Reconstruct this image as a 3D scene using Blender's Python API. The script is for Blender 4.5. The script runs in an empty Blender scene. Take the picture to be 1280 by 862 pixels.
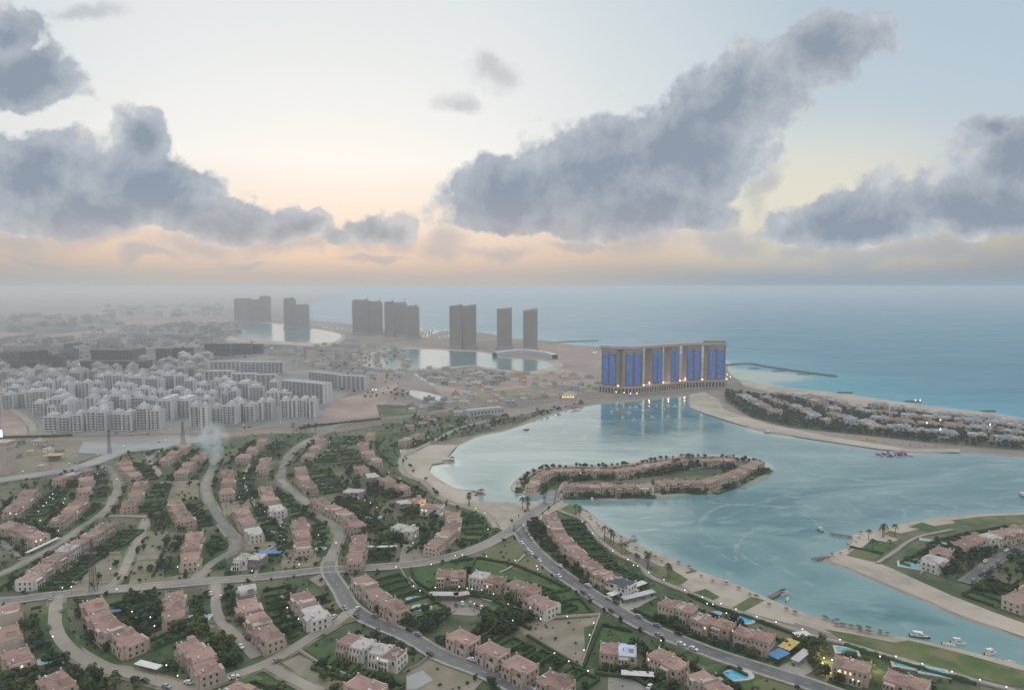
import bpy, bmesh, math, random
import numpy as np
from mathutils import Vector, Matrix, geometry
random.seed(11); RS = np.random.RandomState(5)
R = math.radians
scene = bpy.context.scene
COL = scene.collection

# ---------------------------------------------------------------- camera
CAM_H = 180.0          # metres above the water of the lagoon
F = 853.0 / 1280.0     # focal length in picture widths
PITCH = math.atan((431 - 358) / 853.0)
cp, sp = math.cos(PITCH), math.sin(PITCH)
cam = bpy.data.cameras.new('camera'); cam_o = bpy.data.objects.new('camera', cam); COL.objects.link(cam_o)
cam.sensor_width = 36; cam.lens = 36 * F; cam.clip_start = 1; cam.clip_end = 200000
cam_o.location = (0, 0, CAM_H); cam_o.rotation_euler = (R(90) - PITCH, 0, 0)
scene.camera = cam_o

# ---------------------------------------------------------------- view, sampling
vs = scene.view_settings
vs.view_transform = 'Standard'; vs.look = 'None'; vs.exposure = 0.0; vs.gamma = 1; vs.use_curve_mapping = False
cy = scene.cycles
cy.use_denoising = True
cy.max_bounces = 5; cy.diffuse_bounces = 2; cy.glossy_bounces = 2; cy.transmission_bounces = 2
cy.volume_bounces = 1; cy.transparent_max_bounces = 6
cy.caustics_reflective = False; cy.caustics_refractive = False
cy.volume_max_steps = 128

# ---------------------------------------------------------------- node helper
class NT:
    def __init__(s, tree): s.t = tree; s.n = tree.nodes; s.l = tree.links
    def add(s, typ, **kw):
        n = s.n.new(typ)
        for k, v in kw.items(): setattr(n, k, v)
        return n
    def set(s, sock, v):
        if hasattr(v, 'is_output') or isinstance(v, bpy.types.NodeSocket): s.l.new(v, sock)
        else: sock.default_value = v
    def math(s, op, a, b=None, c=None, clamp=False):
        n = s.add('ShaderNodeMath', operation=op, use_clamp=clamp)
        s.set(n.inputs[0], a)
        if b is not None: s.set(n.inputs[1], b)
        if c is not None: s.set(n.inputs[2], c)
        return n.outputs[0]
    def vec(s, op, a, b=None, out=0):
        n = s.add('ShaderNodeVectorMath', operation=op)
        s.set(n.inputs[0], a)
        if b is not None:
            if op == 'SCALE': s.set(n.inputs['Scale'], b)
            else: s.set(n.inputs[1], b)
        return n.outputs[out]
    def sep(s, v):
        n = s.add('ShaderNodeSeparateXYZ'); s.set(n.inputs[0], v); return n.outputs
    def comb(s, x, y, z):
        n = s.add('ShaderNodeCombineXYZ')
        for i, v in enumerate((x, y, z)): s.set(n.inputs[i], v)
        return n.outputs[0]
    def noise(s, vec, scale, detail=4, rough=.5, dist=0, out=0):
        n = s.add('ShaderNodeTexNoise')
        if vec is not None: s.set(n.inputs['Vector'], vec)
        n.inputs['Scale'].default_value = scale; n.inputs['Detail'].default_value = detail
        n.inputs['Roughness'].default_value = rough; n.inputs['Distortion'].default_value = dist
        return n.outputs[out]
    def mix(s, f, a, b, blend='MIX'):
        n = s.add('ShaderNodeMix', data_type='RGBA', blend_type=blend)
        s.set(n.inputs[0], f); s.set(n.inputs[6], a); s.set(n.inputs[7], b)
        return n.outputs[2]
    def ramp(s, f, stops, interp='LINEAR'):
        n = s.add('ShaderNodeValToRGB'); cr = n.color_ramp; cr.interpolation = interp
        while len(cr.elements) < len(stops): cr.elements.new(0.5)
        for e, (p, c) in zip(cr.elements, stops):
            e.position = p; e.color = tuple(c) + ((1,) if len(c) == 3 else ())
        s.set(n.inputs[0], f); return n.outputs[0]
    def smooth(s, v, a, b, lo=0., hi=1.):
        n = s.add('ShaderNodeMapRange', interpolation_type='SMOOTHSTEP')
        s.set(n.inputs[0], v)
        for i, k in enumerate((a, b, lo, hi)): s.set(n.inputs[i + 1], k)
        return n.outputs[0]

def lin(r, g, b):
    f = lambda c: (c / 255 / 12.92) if c <= 10 else ((c / 255 + .055) / 1.055) ** 2.4
    return (f(r), f(g), f(b), 1)

# ---------------------------------------------------------------- sky (world)
SUN_AZ, SUN_EL = R(-14), R(7)       # low behind the clouds, a little left of the view axis
def dir_uv(px, py):
    Y = (431 - py) / 853.; X = (px - 640) / 853.
    y = cp + Y * sp; z = Y * cp - sp
    return X / y, z / y
world = bpy.data.worlds.new('World'); scene.world = world; world.use_nodes = True
w = NT(world.node_tree); w.n.clear()
tc = w.add('ShaderNodeTexCoord')
d = tc.outputs['Generated']
dx, dy, dz = w.sep(d)
yc = w.math('MAXIMUM', dy, .12)
u = w.math('DIVIDE', dx, yc); v = w.math('DIVIDE', dz, yc)
# clear sky: colour by height, cooler and darker to the sides of the glow
elev = w.math('ARCSINE', w.math('MAXIMUM', w.math('MINIMUM', dz, 1.), -1.))
e01 = w.math('DIVIDE', w.math('MAXIMUM', elev, 0.), 1.5708)
base = w.ramp(e01, [(0.0, lin(178, 178, 176)[:3]), (0.014, lin(206, 190, 178)[:3]), (0.030, lin(228, 204, 187)[:3]),
                    (0.062, lin(242, 226, 212)[:3]), (0.11, lin(246, 243, 239)[:3]), (0.17, lin(235, 237, 237)[:3]),
                    (0.27, lin(219, 226, 231)[:3]), (0.42, (1.08, 1.09, 1.09)), (1, (1.62, 1.62, 1.60))])  # out-of-view zenith raised above the visible sky to light the ground
sunv = (math.sin(SUN_AZ), math.cos(SUN_AZ), 0)
hl = w.vec('NORMALIZE', w.comb(dx, dy, 0.0))
ca = w.vec('DOT_PRODUCT', hl, sunv, out=1)                  # cos of the azimuth from the glow
side = w.ramp(w.math('MULTIPLY_ADD', ca, .5, .5), [(0.0, (1., 1., 1.)), (0.5, (.85, .92, 1.)), (0.80, (.56, .67, .78)), (0.90, (.62, .72, .80)),
                                                  (0.965, (.86, .90, .92)), (0.99, (1.0, 1.0, 1.0)), (1.0, (1.03, 1.02, 1.0))])  # rear sky, out of view, kept bright as added light on the ground
lowband = w.math('SUBTRACT', 1., w.smooth(elev, 0.0, 0.16))
side2 = w.mix(w.math('MULTIPLY', lowband, .0), side, side)
sky = w.mix(1., base, side2, 'MULTIPLY')
# creamy light in the gap between the clouds to the right
gu, gv = dir_uv(1030, 255)
gap = w.vec('LENGTH', w.comb(w.math('MULTIPLY', w.math('SUBTRACT', u, gu), 3.2), w.math('MULTIPLY', w.math('SUBTRACT', v, gv), 7.5), 0.), out=1)
gapf = w.math('MULTIPLY', w.smooth(gap, 0., 1.25, 1., 0.), .75)
sky = w.mix(gapf, sky, lin(236, 230, 208))
nish = w.add('ShaderNodeTexSky', sky_type='NISHITA', sun_disc=False)
nish.sun_elevation = SUN_EL; nish.sun_rotation = SUN_AZ; nish.altitude = 100; nish.air_density = 1.2; nish.dust_density = 2.5
nb = w.vec('SCALE', nish.outputs[0], 0.0012)
sky = w.mix(1., sky, nb, 'ADD')
# cumulus clouds: ellipses in direction space broken up by fractal noise
P = w.comb(u, v, 0.0)
wn = w.add('ShaderNodeTexNoise'); w.set(wn.inputs['Vector'], P)
wn.inputs['Scale'].default_value = 7.; wn.inputs['Detail'].default_value = 6; wn.inputs['Roughness'].default_value = .58
warp = w.vec('SCALE', w.vec('SUBTRACT', wn.outputs['Color'], (.5, .5, .5)), .10)
Q = w.vec('ADD', P, warp)
def blobs(lst):
    acc = None
    for (px, py, rx, ry, ang) in lst:
        cu, cv = dir_uv(px, py)
        m = w.add('ShaderNodeMapping', vector_type='TEXTURE')
        w.set(m.inputs['Vector'], Q)
        m.inputs['Location'].default_value = (cu, cv, 0); m.inputs['Rotation'].default_value = (0, 0, R(ang))
        m.inputs['Scale'].default_value = (rx / 853., ry / 853., 1)
        L = w.math('SUBTRACT', 1., w.vec('LENGTH', m.outputs[0], out=1))
        if acc is None: acc = L
        else:
            n = w.add('ShaderNodeMath', operation='SMOOTH_MAX'); w.set(n.inputs[0], acc); w.set(n.inputs[1], L); n.inputs[2].default_value = .12
            acc = n.outputs[0]
    return acc
f1 = blobs([(1030, 70, 112, 66, 20), (925, 122, 140, 84, 24), (855, 190, 150, 100, 14), (740, 222, 160, 100, 18), (650, 250, 140, 78, 6), (810, 266, 140, 76, 0),
            (24, 88, 112, 62, -8), (0, 30, 80, 40, 0), (40, 222, 160, 84, 0), (175, 168, 56, 52, 0), (190, 236, 120, 74, -18), (110, 262, 190, 58, 0), (280, 274, 100, 42, -6), (372, 286, 72, 36, 0), (425, 300, 60, 26, 0), (478, 292, 76, 36, 0),
            (1270, 200, 130, 76, 6), (1240, 266, 280, 84, 4), (1080, 284, 190, 60, 6), (1240, 152, 54, 28, 0),
            ])
vb = dir_uv(640, 296)[1]
flat = w.smooth(w.sep(Q)[1], vb - .022, vb + .02, -.6, 0.)
f1 = w.math('ADD', f1, flat)
f2 = blobs([(30, 300, 80, 26, 0), (130, 292, 90, 20, 4), (185, 318, 60, 12, 0), (240, 304, 80, 22, 0), (312, 322, 50, 10, 0), (345, 296, 80, 24, 0), (395, 306, 60, 18, 0), (448, 300, 60, 22, 0), (500, 300, 40, 22, 0), (560, 306, 44, 26, 0), (620, 314, 60, 14, 0), (720, 302, 60, 12, 0), (800, 300, 80, 26, 0), (915, 300, 80, 28, 0), (1000, 308, 60, 18, 0), (1120, 316, 220, 26, 0),
            (952, 236, 24, 44, -35), (612, 96, 52, 24, -16), (572, 128, 40, 15, 0), (40, 322, 70, 8, 0), (470, 322, 70, 8, 0), (100, 10, 60, 14, 0)])
nz = w.noise(P, 11., 9, .60, .25)
nz2 = w.noise(w.vec('MULTIPLY', P, (1., 1.6, 1.)), 26., 5, .6)
def dens(f, k):
    return w.math('ADD', f, w.math('MULTIPLY_ADD', nz, k, -.5 * k))
vo = w.add('ShaderNodeTexVoronoi', feature='F1'); w.set(vo.inputs['Vector'], Q); vo.inputs['Scale'].default_value = 17.
vo.inputs['Detail'].default_value = 2; vo.inputs['Roughness'].default_value = .5
puff = w.math('MULTIPLY_ADD', vo.outputs['Distance'], -.62, .25)
d1 = w.math('ADD', w.math('MULTIPLY', f1, 2.1), w.math('MULTIPLY_ADD', nz, 1.0, -.58)); d1 = w.math('ADD', d1, w.math('MULTIPLY_ADD', nz2, .22, -.11))
d1 = w.math('ADD', d1, puff)
a1 = w.smooth(d1, -.03, .33)
d2 = dens(f2, 1.5)
a2 = w.math('MULTIPLY', w.smooth(d2, .0, .9), .55)
# shading of the cloud: thick parts dark blue-grey, thin rims pale; relief from the noise towards the light
nl = w.noise(w.vec('ADD', P, (-.012, .016, 0)), 11., 9, .60, .25)
relief = w.math('ADD', w.math('MULTIPLY', w.math('SUBTRACT', nz, nl), 1.6), w.math('MULTIPLY', puff, -1.0))
big = w.noise(P, 5.5, 4, .5)
thick = w.smooth(d1, .0, 1.9)
tone = w.math('ADD', w.math('ADD', thick, relief), w.math('MULTIPLY_ADD', big, -1.5, .66), clamp=True)
ccol = w.ramp(tone, [(0, lin(204, 207, 209)[:3]), (.25, lin(182, 189, 198)[:3]), (.65, lin(164, 173, 184)[:3]), (1, lin(144, 156, 171)[:3])])
warm = w.math('MULTIPLY', w.math('SUBTRACT', 1., w.smooth(v, .02, .16)), w.smooth(ca, .75, 1.))
ccol = w.mix(w.math('MULTIPLY', warm, .35), ccol, lin(226, 204, 186))
sky = w.mix(a2, sky, w.mix(w.math('MULTIPLY', w.smooth(ca, .7, 1.), .6), lin(152, 166, 182), lin(184, 182, 184)))
sky = w.mix(a1, sky, ccol)
# lowest air: grey-blue band at the horizon
hz = w.math('SUBTRACT', 1., w.smooth(elev, .0, .042))
hzcol = w.mix(w.smooth(ca, .80, 1.0), lin(150, 166, 180), lin(190, 184, 179))
sky = w.mix(w.math('MULTIPLY', hz, .96), sky, hzcol)
bg = w.add('ShaderNodeBackground'); w.set(bg.inputs[0], sky); bg.inputs[1].default_value = 1.0
wo = w.add('ShaderNodeOutputWorld'); w.l.new(bg.outputs[0], wo.inputs[0])
world.cycles.sampling_method = 'MANUAL'; world.cycles.sample_map_resolution = 1024

# ---------------------------------------------------------------- sun, veiled by cloud
sun = bpy.data.lights.new('sun', 'SUN'); sun.energy = 0.6; sun.angle = R(60); sun.color = (1, .86, .70)
sun_o = bpy.data.objects.new('sun', sun); COL.objects.link(sun_o)
sun_o.rotation_euler = Vector((-math.sin(SUN_AZ) * math.cos(SUN_EL), -math.cos(SUN_AZ) * math.cos(SUN_EL), -math.sin(SUN_EL))).to_track_quat('-Z', 'Y').to_euler()

# ================================================================ helpers
def G(px, py, z=0.0):
    """Where the line of sight of a photograph pixel meets the level z (survey of the place)."""
    X = (px - 640) / 853.; Y = (431 - py) / 853.
    dxx, dyy, dzz = X, cp + Y * sp, Y * cp - sp
    t = (z - CAM_H) / dzz
    return Vector((dxx * t, dyy * t, z))
def Gl(lst, z=0.0): return [G(a, b, z) for a, b in lst]

MATS = {}
def mat(name, c1, c2=None, scale=1., rough=.8, coord='pos', detail=5, bump=0., bscale=None, rnd=0., lo=.35, hi=.65, emit=None, estr=0., metal=0., spec=.3, c3=None, s3=.02):
    if name in MATS: return MATS[name]
    m = bpy.data.materials.new(name); m.use_nodes = True; t = NT(m.node_tree)
    b = t.n['Principled BSDF']
    b.inputs['Roughness'].default_value = rough; b.inputs['Metallic'].default_value = metal
    b.inputs['Specular IOR Level'].default_value = spec
    if coord == 'pos': vec = t.add('ShaderNodeNewGeometry').outputs['Position']
    else: vec = t.add('ShaderNodeTexCoord').outputs['Object']
    c = tuple(c1) + (1,)
    if c2 is not None:
        f = t.smooth(t.noise(vec, scale, detail, .6), lo, hi)
        c = t.mix(f, c, tuple(c2) + (1,))
    if c3 is not None:
        c = t.mix(t.smooth(t.noise(vec, s3, 4, .55), .42, .62), c, tuple(c3) + (1,))
    if rnd:
        oi = t.add('ShaderNodeObjectInfo')
        k = t.math('MULTIPLY_ADD', oi.outputs['Random'], rnd, 1 - rnd / 2)
        c = t.vec('SCALE', c, k)
    t.set(b.inputs['Base Color'], c)
    if bump:
        bn = t.add('ShaderNodeBump'); bn.inputs['Strength'].default_value = 1.; bn.inputs['Distance'].default_value = bump
        t.set(bn.inputs['Height'], t.noise(vec, bscale or scale * 3, 4, .6)); t.l.new(bn.outputs[0], b.inputs['Normal'])
    if emit is not None:
        b.inputs['Emission Color'].default_value = tuple(emit) + (1,); b.inputs['Emission Strength'].default_value = estr
        m.cycles.emission_sampling = 'NONE'
    MATS[name] = m; return m

M = dict(
 ground=mat('dusty_ground', (.24, .195, .17), (.16, .138, .125), .02, .95, c3=(.28, .225, .195), s3=.004, bump=.05, bscale=.6),
 scrub=mat('scrubby_ground', (.090, .110, .052), (.042, .074, .030), .12, .95, c3=(.155, .145, .095), s3=.018, lo=.3, hi=.6),
 citypave=mat('city_paving', (.21, .205, .205), (.15, .148, .152), .04, .9, c3=(.26, .24, .225), s3=.012),
 plain=mat('dusty_plain', (.25, .195, .175), (.165, .145, .14), .008, .95, c3=(.28, .24, .21), s3=.002),
 plaindark=mat('dark_plain', (.125, .125, .13), (.075, .085, .085), .012, .95, c3=(.22, .195, .175), s3=.004),
 sand=mat('beach_sand', (.40, .34, .28), (.31, .265, .22), .09, .95, bump=.05, bscale=.8, c3=(.45, .385, .32), s3=.016),
 wetsand=mat('wet_sand', (.30, .26, .21), (.24, .21, .175), .1, .5),
 dirt=mat('bare_plot_soil', (.29, .24, .195), (.215, .185, .145), .10, .95, c3=(.19, .18, .11), s3=.03, bump=.06, bscale=.7),
 sandlot=mat('pale_building_plot', (.32, .235, .20), (.235, .18, .16), .03, .95, c3=(.37, .28, .24), s3=.008),
 road=mat('worn_asphalt', (.225, .21, .195), (.165, .155, .147), .12, .85, c3=(.30, .265, .23), s3=.02),
 darkroad=mat('dark_asphalt', (.15, .148, .147), (.105, .105, .107), .14, .8, c3=(.175, .168, .16), s3=.03),
 dustroad=mat('dusty_road', (.37, .32, .26), (.30, .26, .215), .06, .9, c3=(.27, .24, .21), s3=.02),
 paleroad=mat('pale_concrete_road', (.36, .35, .335), (.29, .285, .28), .03, .85, c3=(.25, .245, .24), s3=.01),
 verge=mat('sandy_verge', (.23, .205, .15), (.11, .125, .068), .15, .95, c3=(.28, .245, .195), s3=.03),
 pave=mat('pavement_slabs', (.34, .315, .285), (.27, .25, .225), .3, .85),
 line=mat('road_paint', (.55, .55, .52), (.36, .35, .33), .8, .7),
 lawn_a=mat('dark_lawn', (.042, .082, .030), (.028, .056, .024), .25, .95, bump=.1, bscale=2.),
 lawn_b=mat('mid_lawn', (.075, .120, .042), (.050, .088, .034), .18, .95, bump=.1, bscale=2.),
 lawn_c=mat('tired_lawn', (.135, .150, .062), (.09, .115, .048), .12, .95, bump=.1, bscale=2., c3=(.17, .15, .09), s3=.03),
 lawn_d=mat('bright_lawn', (.105, .140, .045), (.066, .105, .038), .1, .95, bump=.1, bscale=2., c3=(.17, .155, .08), s3=.06),
 hedge=mat('hedge_leaves', (.056, .092, .034), (.028, .050, .021), .9, .9, bump=.25, bscale=3., rnd=.4),
 leaf=mat('tree_leaves', (.064, .100, .038), (.032, .054, .023), .55, .85, rnd=.5),
 leaf2=mat('olive_leaves', (.11, .125, .045), (.066, .084, .034), .6, .85, rnd=.5),
 leaf3=mat('blue_green_leaves', (.048, .080, .044), (.026, .046, .028), .6, .85, rnd=.5),
 palm=mat('palm_fronds', (.052, .066, .030), (.030, .042, .022), .7, .8, rnd=.3),
 bark=mat('tree_bark', (.11, .085, .06), (.07, .055, .042), 3., .95),
 wall=mat('pink_beige_render', (.47, .365, .305), (.39, .30, .25), .25, .9, rnd=.3, c3=(.47, .385, .325), s3=.035),
 trim=mat('cream_trim', (.50, .42, .36), (.42, .35, .30), .5, .85, rnd=.1),
 roof=mat('terracotta_roof', (.305, .19, .162), (.235, .148, .128), .5, .9, rnd=.38, c3=(.35, .225, .185), s3=.06),
 wallw=mat('white_render', (.66, .63, .60), (.56, .54, .51), .3, .85, rnd=.1),
 roofg=mat('pale_concrete_roof', (.50, .46, .43), (.40, .37, .35), .3, .9, rnd=.15),
 roofd=mat('slate_roof', (.075, .08, .095), (.055, .06, .075), .6, .6),
 roofb=mat('blue_white_sheet_roof', (.50, .58, .70), (.42, .50, .62), .2, .5),
 glass=mat('dark_window_glass', (.035, .040, .048), (.055, .06, .068), .4, .25, spec=.5),
 lit=mat('lit_window', (.5, .4, .25), emit=(1., .72, .38), estr=1.1),
 lamp=mat('lit_lamp_globe', (.9, .9, .85), emit=(1., .93, .80), estr=2.0),
 lampw=mat('warm_lamp_globe', (.9, .8, .6), emit=(1., .78, .45), estr=2.6),
 metal=mat('painted_steel', (.16, .16, .165), (.12, .12, .125), 1., .6, metal=.3),
 rust=mat('rusty_lattice', (.14, .10, .085), (.10, .075, .065), .6, .8),
 concrete=mat('grey_concrete', (.30, .29, .285), (.23, .225, .22), .12, .9, rnd=.25),
 darkconc=mat('dark_raw_concrete', (.135, .135, .145), (.10, .10, .11), .08, .9, rnd=.25),  # dark grey unfinished concrete, also used for the bridge parapets
 apt=mat('apartment_white', (.60, .605, .615), (.51, .52, .535), .08, .85, rnd=.14),
 apt2=mat('apartment_sand', (.47, .455, .45), (.38, .37, .37), .08, .85, rnd=.16),
 aptroof=mat('apartment_roof', (.40, .41, .425), (.32, .33, .345), .15, .9, rnd=.15),
 tower=mat('tower_brown_cladding', (.20, .17, .165), (.165, .14, .138), .06, .6),
 towerside=mat('tower_pink_stone', (.44, .34, .315), (.38, .295, .275), .05, .75),
 deck=mat('roof_deck_cladding', (.40, .35, .345), (.33, .29, .29), .05, .6),
 ftower=mat('distant_tower_concrete', (.29, .245, .24), (.24, .205, .20), .03, .85, rnd=.2),
 fwin=mat('distant_tower_openings', (.06, .062, .072), (.09, .09, .098), .1, .6),
 blue=mat('blue_lit_glazing', (.02, .05, .2), emit=(.045, .17, .52), estr=.55),
 blue2=mat('dim_blue_lit_glazing', (.02, .05, .2), emit=(.045, .15, .44), estr=.46),
 blue3=mat('bright_blue_lit_glazing', (.02, .05, .2), emit=(.07, .21, .56), estr=.6),
 poolw=mat('pool_water', (.06, .33, .50), (.10, .42, .56), .5, .15, spec=.5),
 poolt=mat('teal_pool_water', (.10, .34, .36), (.16, .42, .42), .5, .15, spec=.5),
 cope=mat('pool_coping', (.52, .47, .42), (.44, .40, .36), .6, .7),
 rock=mat('breakwater_rock', (.12, .115, .11), (.07, .07, .07), .4, .95, bump=.3, bscale=.8),
 wood=mat('weathered_wood', (.20, .165, .13), (.14, .115, .095), .8, .9),
 thatch=mat('straw_thatch', (.16, .135, .10), (.11, .095, .07), 2., .95),
 bluetarp=mat('blue_tarp', (.10, .24, .42), (.08, .19, .34), .6, .6),
 yellow=mat('yellow_sheeting', (.55, .40, .13), (.45, .33, .11), .3, .7),
 whitep=mat('white_gelcoat', (.72, .72, .72), (.66, .66, .66), .5, .4),
 red=mat('red_plastic', (.5, .06, .05), (.42, .05, .045), 1., .5),
 purple=mat('purple_inflatable', (.22, .08, .19), (.17, .06, .15), .6, .5),
 pink=mat('pink_inflatable', (.48, .26, .30), (.40, .22, .26), .6, .5),
 navy=mat('navy_canvas', (.035, .05, .10), (.03, .04, .08), .7, .8),
 carw=mat('white_car_paint', (.68, .68, .67), (.62, .62, .61), 1., .3, coord='obj'),
 carg=mat('silver_car_paint', (.33, .34, .35), (.29, .30, .31), 1., .3, coord='obj', metal=.3),
 card=mat('dark_car_paint', (.04, .042, .05), (.03, .032, .038), 1., .3, coord='obj'),
 carr=mat('red_car_paint', (.35, .04, .035), (.28, .035, .03), 1., .3, coord='obj'),
 rubber=mat('tyre_rubber', (.025, .025, .025), (.035, .035, .035), 2., .9, coord='obj'),
)

def link(name, me, mats=(), parent=None, loc=(0, 0, 0), rz=0., scl=None):
    for m in mats: me.materials.append(m)
    o = bpy.data.objects.new(name, me); COL.objects.link(o)
    if parent is not None: o.parent = parent
    o.location = loc; o.rotation_euler = (0, 0, rz)
    if scl is not None: o.scale = scl
    return o
def inst(name, me, parent=None, loc=(0, 0, 0), rz=0., scl=None):
    return link(name, me, (), parent, loc, rz, scl)
def tag(o, label=None, cat=None, group=None, kind=None):
    if label: o['label'] = label
    if cat: o['category'] = cat
    if group: o['group'] = group
    if kind: o['kind'] = kind
    return o
def thing(name, label, cat, loc=(0, 0, 0), rz=0., group=None):
    o = bpy.data.objects.new(name, None); COL.objects.link(o)
    o.location = loc; o.rotation_euler = (0, 0, rz); o.empty_display_size = 1
    return tag(o, label, cat, group)
def copy_tree(o, parent=None):
    c = o.copy(); COL.objects.link(c)
    if parent is not None: c.parent = parent
    for ch in list(o.children): copy_tree(ch, c)
    return c

class MB:
    """collects simple solids into one mesh"""
    def __init__(s): s.v = []; s.f = []; s.mi = []
    def quad(s, pts, mi=0):
        n = len(s.v); s.v += [tuple(p) for p in pts]; s.f.append(tuple(range(n, n + len(pts)))); s.mi.append(mi)
    def box(s, x0, x1, y0, y1, z0, z1, mi=0, top=None, mt=None):
        n = len(s.v)
        tx = ty = 0
        if top: tx, ty = top
        s.v += [(x0, y0, z0), (x1, y0, z0), (x1, y1, z0), (x0, y1, z0), (x0 + tx, y0 + ty, z1), (x1 - tx, y0 + ty, z1), (x1 - tx, y1 - ty, z1), (x0 + tx, y1 - ty, z1)]
        for k, q in enumerate(((3, 2, 1, 0), (4, 5, 6, 7), (0, 1, 5, 4), (1, 2, 6, 5), (2, 3, 7, 6), (3, 0, 4, 7))):
            s.f.append(tuple(n + i for i in q)); s.mi.append(mt if (k == 1 and mt is not None) else mi)
    def hip(s, x0, x1, y0, y1, z0, z1, mi=0, thick=.25):
        n = len(s.v); w_ = min(x1 - x0, y1 - y0) / 2
        if x1 - x0 >= y1 - y0: r = [(x0 + w_, (y0 + y1) / 2, z1), (x1 - w_ + .01, (y0 + y1) / 2, z1)]
        else: r = [((x0 + x1) / 2, y0 + w_, z1), ((x0 + x1) / 2, y1 - w_ + .01, z1)]
        s.v += [(x0, y0, z0), (x1, y0, z0), (x1, y1, z0), (x0, y1, z0), (x0, y0, z0 + thick), (x1, y0, z0 + thick), (x1, y1, z0 + thick), (x0, y1, z0 + thick)] + r
        q = [(3, 2, 1, 0), (0, 1, 5, 4), (1, 2, 6, 5), (2, 3, 7, 6), (3, 0, 4, 7)]
        if x1 - x0 >= y1 - y0: q += [(4, 5, 9, 8), (5, 6, 9), (6, 7, 8, 9), (7, 4, 8)]
        else: q += [(4, 5, 8), (5, 6, 9, 8), (6, 7, 9), (7, 4, 8, 9)]
        for a in q: s.f.append(tuple(n + i for i in a)); s.mi.append(mi)
    def tube(s, p0, p1, r0, r1=None, n=6, mi=0, caps=True):
        r1 = r0 if r1 is None else r1
        p0, p1 = Vector(p0), Vector(p1); ax = (p1 - p0)
        if ax.length < 1e-6: return
        q = ax.to_track_quat('Z', 'Y'); k = len(s.v)
        for p, r in ((p0, r0), (p1, r1)):
            for i in range(n):
                a = 2 * math.pi * i / n; s.v.append(tuple(p + q @ Vector((r * math.cos(a), r * math.sin(a), 0))))
        for i in range(n):
            j = (i + 1) % n; s.f.append((k + i, k + j, k + n + j, k + n + i)); s.mi.append(mi)
        if caps:
            s.f.append(tuple(k + i for i in range(n))[::-1]); s.mi.append(mi)
            s.f.append(tuple(k + n + i for i in range(n))); s.mi.append(mi)
    def ball(s, c, r, n=6, m=4, mi=0, sz=1.):
        k = len(s.v); c = Vector(c)
        s.v.append(tuple(c + Vector((0, 0, -r * sz))))
        for j in range(1, m):
            th = -math.pi / 2 + math.pi * j / m
            for i in range(n):
                a = 2 * math.pi * i / n
                s.v.append(tuple(c + Vector((r * math.cos(th) * math.cos(a), r * math.cos(th) * math.sin(a), r * sz * math.sin(th)))))
        s.v.append(tuple(c + Vector((0, 0, r * sz)))); e = len(s.v) - 1
        for i in range(n):
            j = (i + 1) % n
            s.f.append((k, k + 1 + j, k + 1 + i)); s.mi.append(mi)
            s.f.append((e, e - n + i, e - n + j)); s.mi.append(mi)
            for q in range(m - 2):
                b = k + 1 + q * n; s.f.append((b + i, b + j, b + n + j, b + n + i)); s.mi.append(mi)
    def prism(s, pts, z0, z1, mi=0, mt=None, bottom=True):
        """pts: ccw outline in xy"""
        n = len(pts); k = len(s.v)
        s.v += [(p[0], p[1], z0) for p in pts] + [(p[0], p[1], z1) for p in pts]
        for i in range(n):
            j = (i + 1) % n; s.f.append((k + i, k + j, k + n + j, k + n + i)); s.mi.append(mi)
        s.f.append(tuple(k + n + i for i in range(n))); s.mi.append(mi if mt is None else mt)
        if bottom: s.f.append(tuple(k + i for i in range(n))[::-1]); s.mi.append(mi)
    def mesh(s, name, mats=(), smooth=False):
        me = bpy.data.meshes.new(name); me.from_pydata(s.v, [], s.f)
        me.polygons.foreach_set('material_index', s.mi)
        if smooth: me.polygons.foreach_set('use_smooth', [True] * len(s.f))
        for m in mats: me.materials.append(m)
        me.update(); return me
    def build(s, name, mats, parent=None, loc=(0, 0, 0), rz=0., smooth=False):
        return inst(name, s.mesh(name, mats, smooth), parent, loc, rz)

def ccw(p):
    a = sum(p[i][0] * p[(i + 1) % len(p)][1] - p[(i + 1) % len(p)][0] * p[i][1] for i in range(len(p)))
    return p if a > 0 else p[::-1]
def smoothline(p, closed=False, n=4):
    """Catmull-Rom through the points"""
    out = []; N = len(p); P_ = [Vector((a[0], a[1], 0)) for a in p]
    rng = range(N) if closed else range(N - 1)
    for i in rng:
        if closed: a, b, c, e = P_[(i - 1) % N], P_[i], P_[(i + 1) % N], P_[(i + 2) % N]
        else: a, b, c, e = P_[max(i - 1, 0)], P_[i], P_[i + 1], P_[min(i + 2, N - 1)]
        for k in range(n):
            t = k / n
            out.append(.5 * ((2 * b) + (c - a) * t + (2 * a - 5 * b + 4 * c - e) * t * t + (3 * b - a - 3 * c + e) * t ** 3))
    if not closed: out.append(P_[-1])
    return out
def sheet(name, pts, z, m, kind='structure', smooth_n=0):
    if smooth_n: pts = smoothline(pts, True, smooth_n)
    pts = ccw([(p[0], p[1]) for p in pts])
    tri = geometry.tessellate_polygon([[Vector((p[0], p[1], 0)) for p in pts]])
    me = bpy.data.meshes.new(name)
    fs = []
    for t in tri:
        a, b, c = (pts[i] for i in t)
        if (b[0] - a[0]) * (c[1] - a[1]) - (b[1] - a[1]) * (c[0] - a[0]) < 0: t = t[::-1]
        fs.append(tuple(t))
    me.from_pydata([(p[0], p[1], z) for p in pts], [], fs); me.update()
    o = link(name, me, (m,)); o['kind'] = kind; return o
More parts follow.
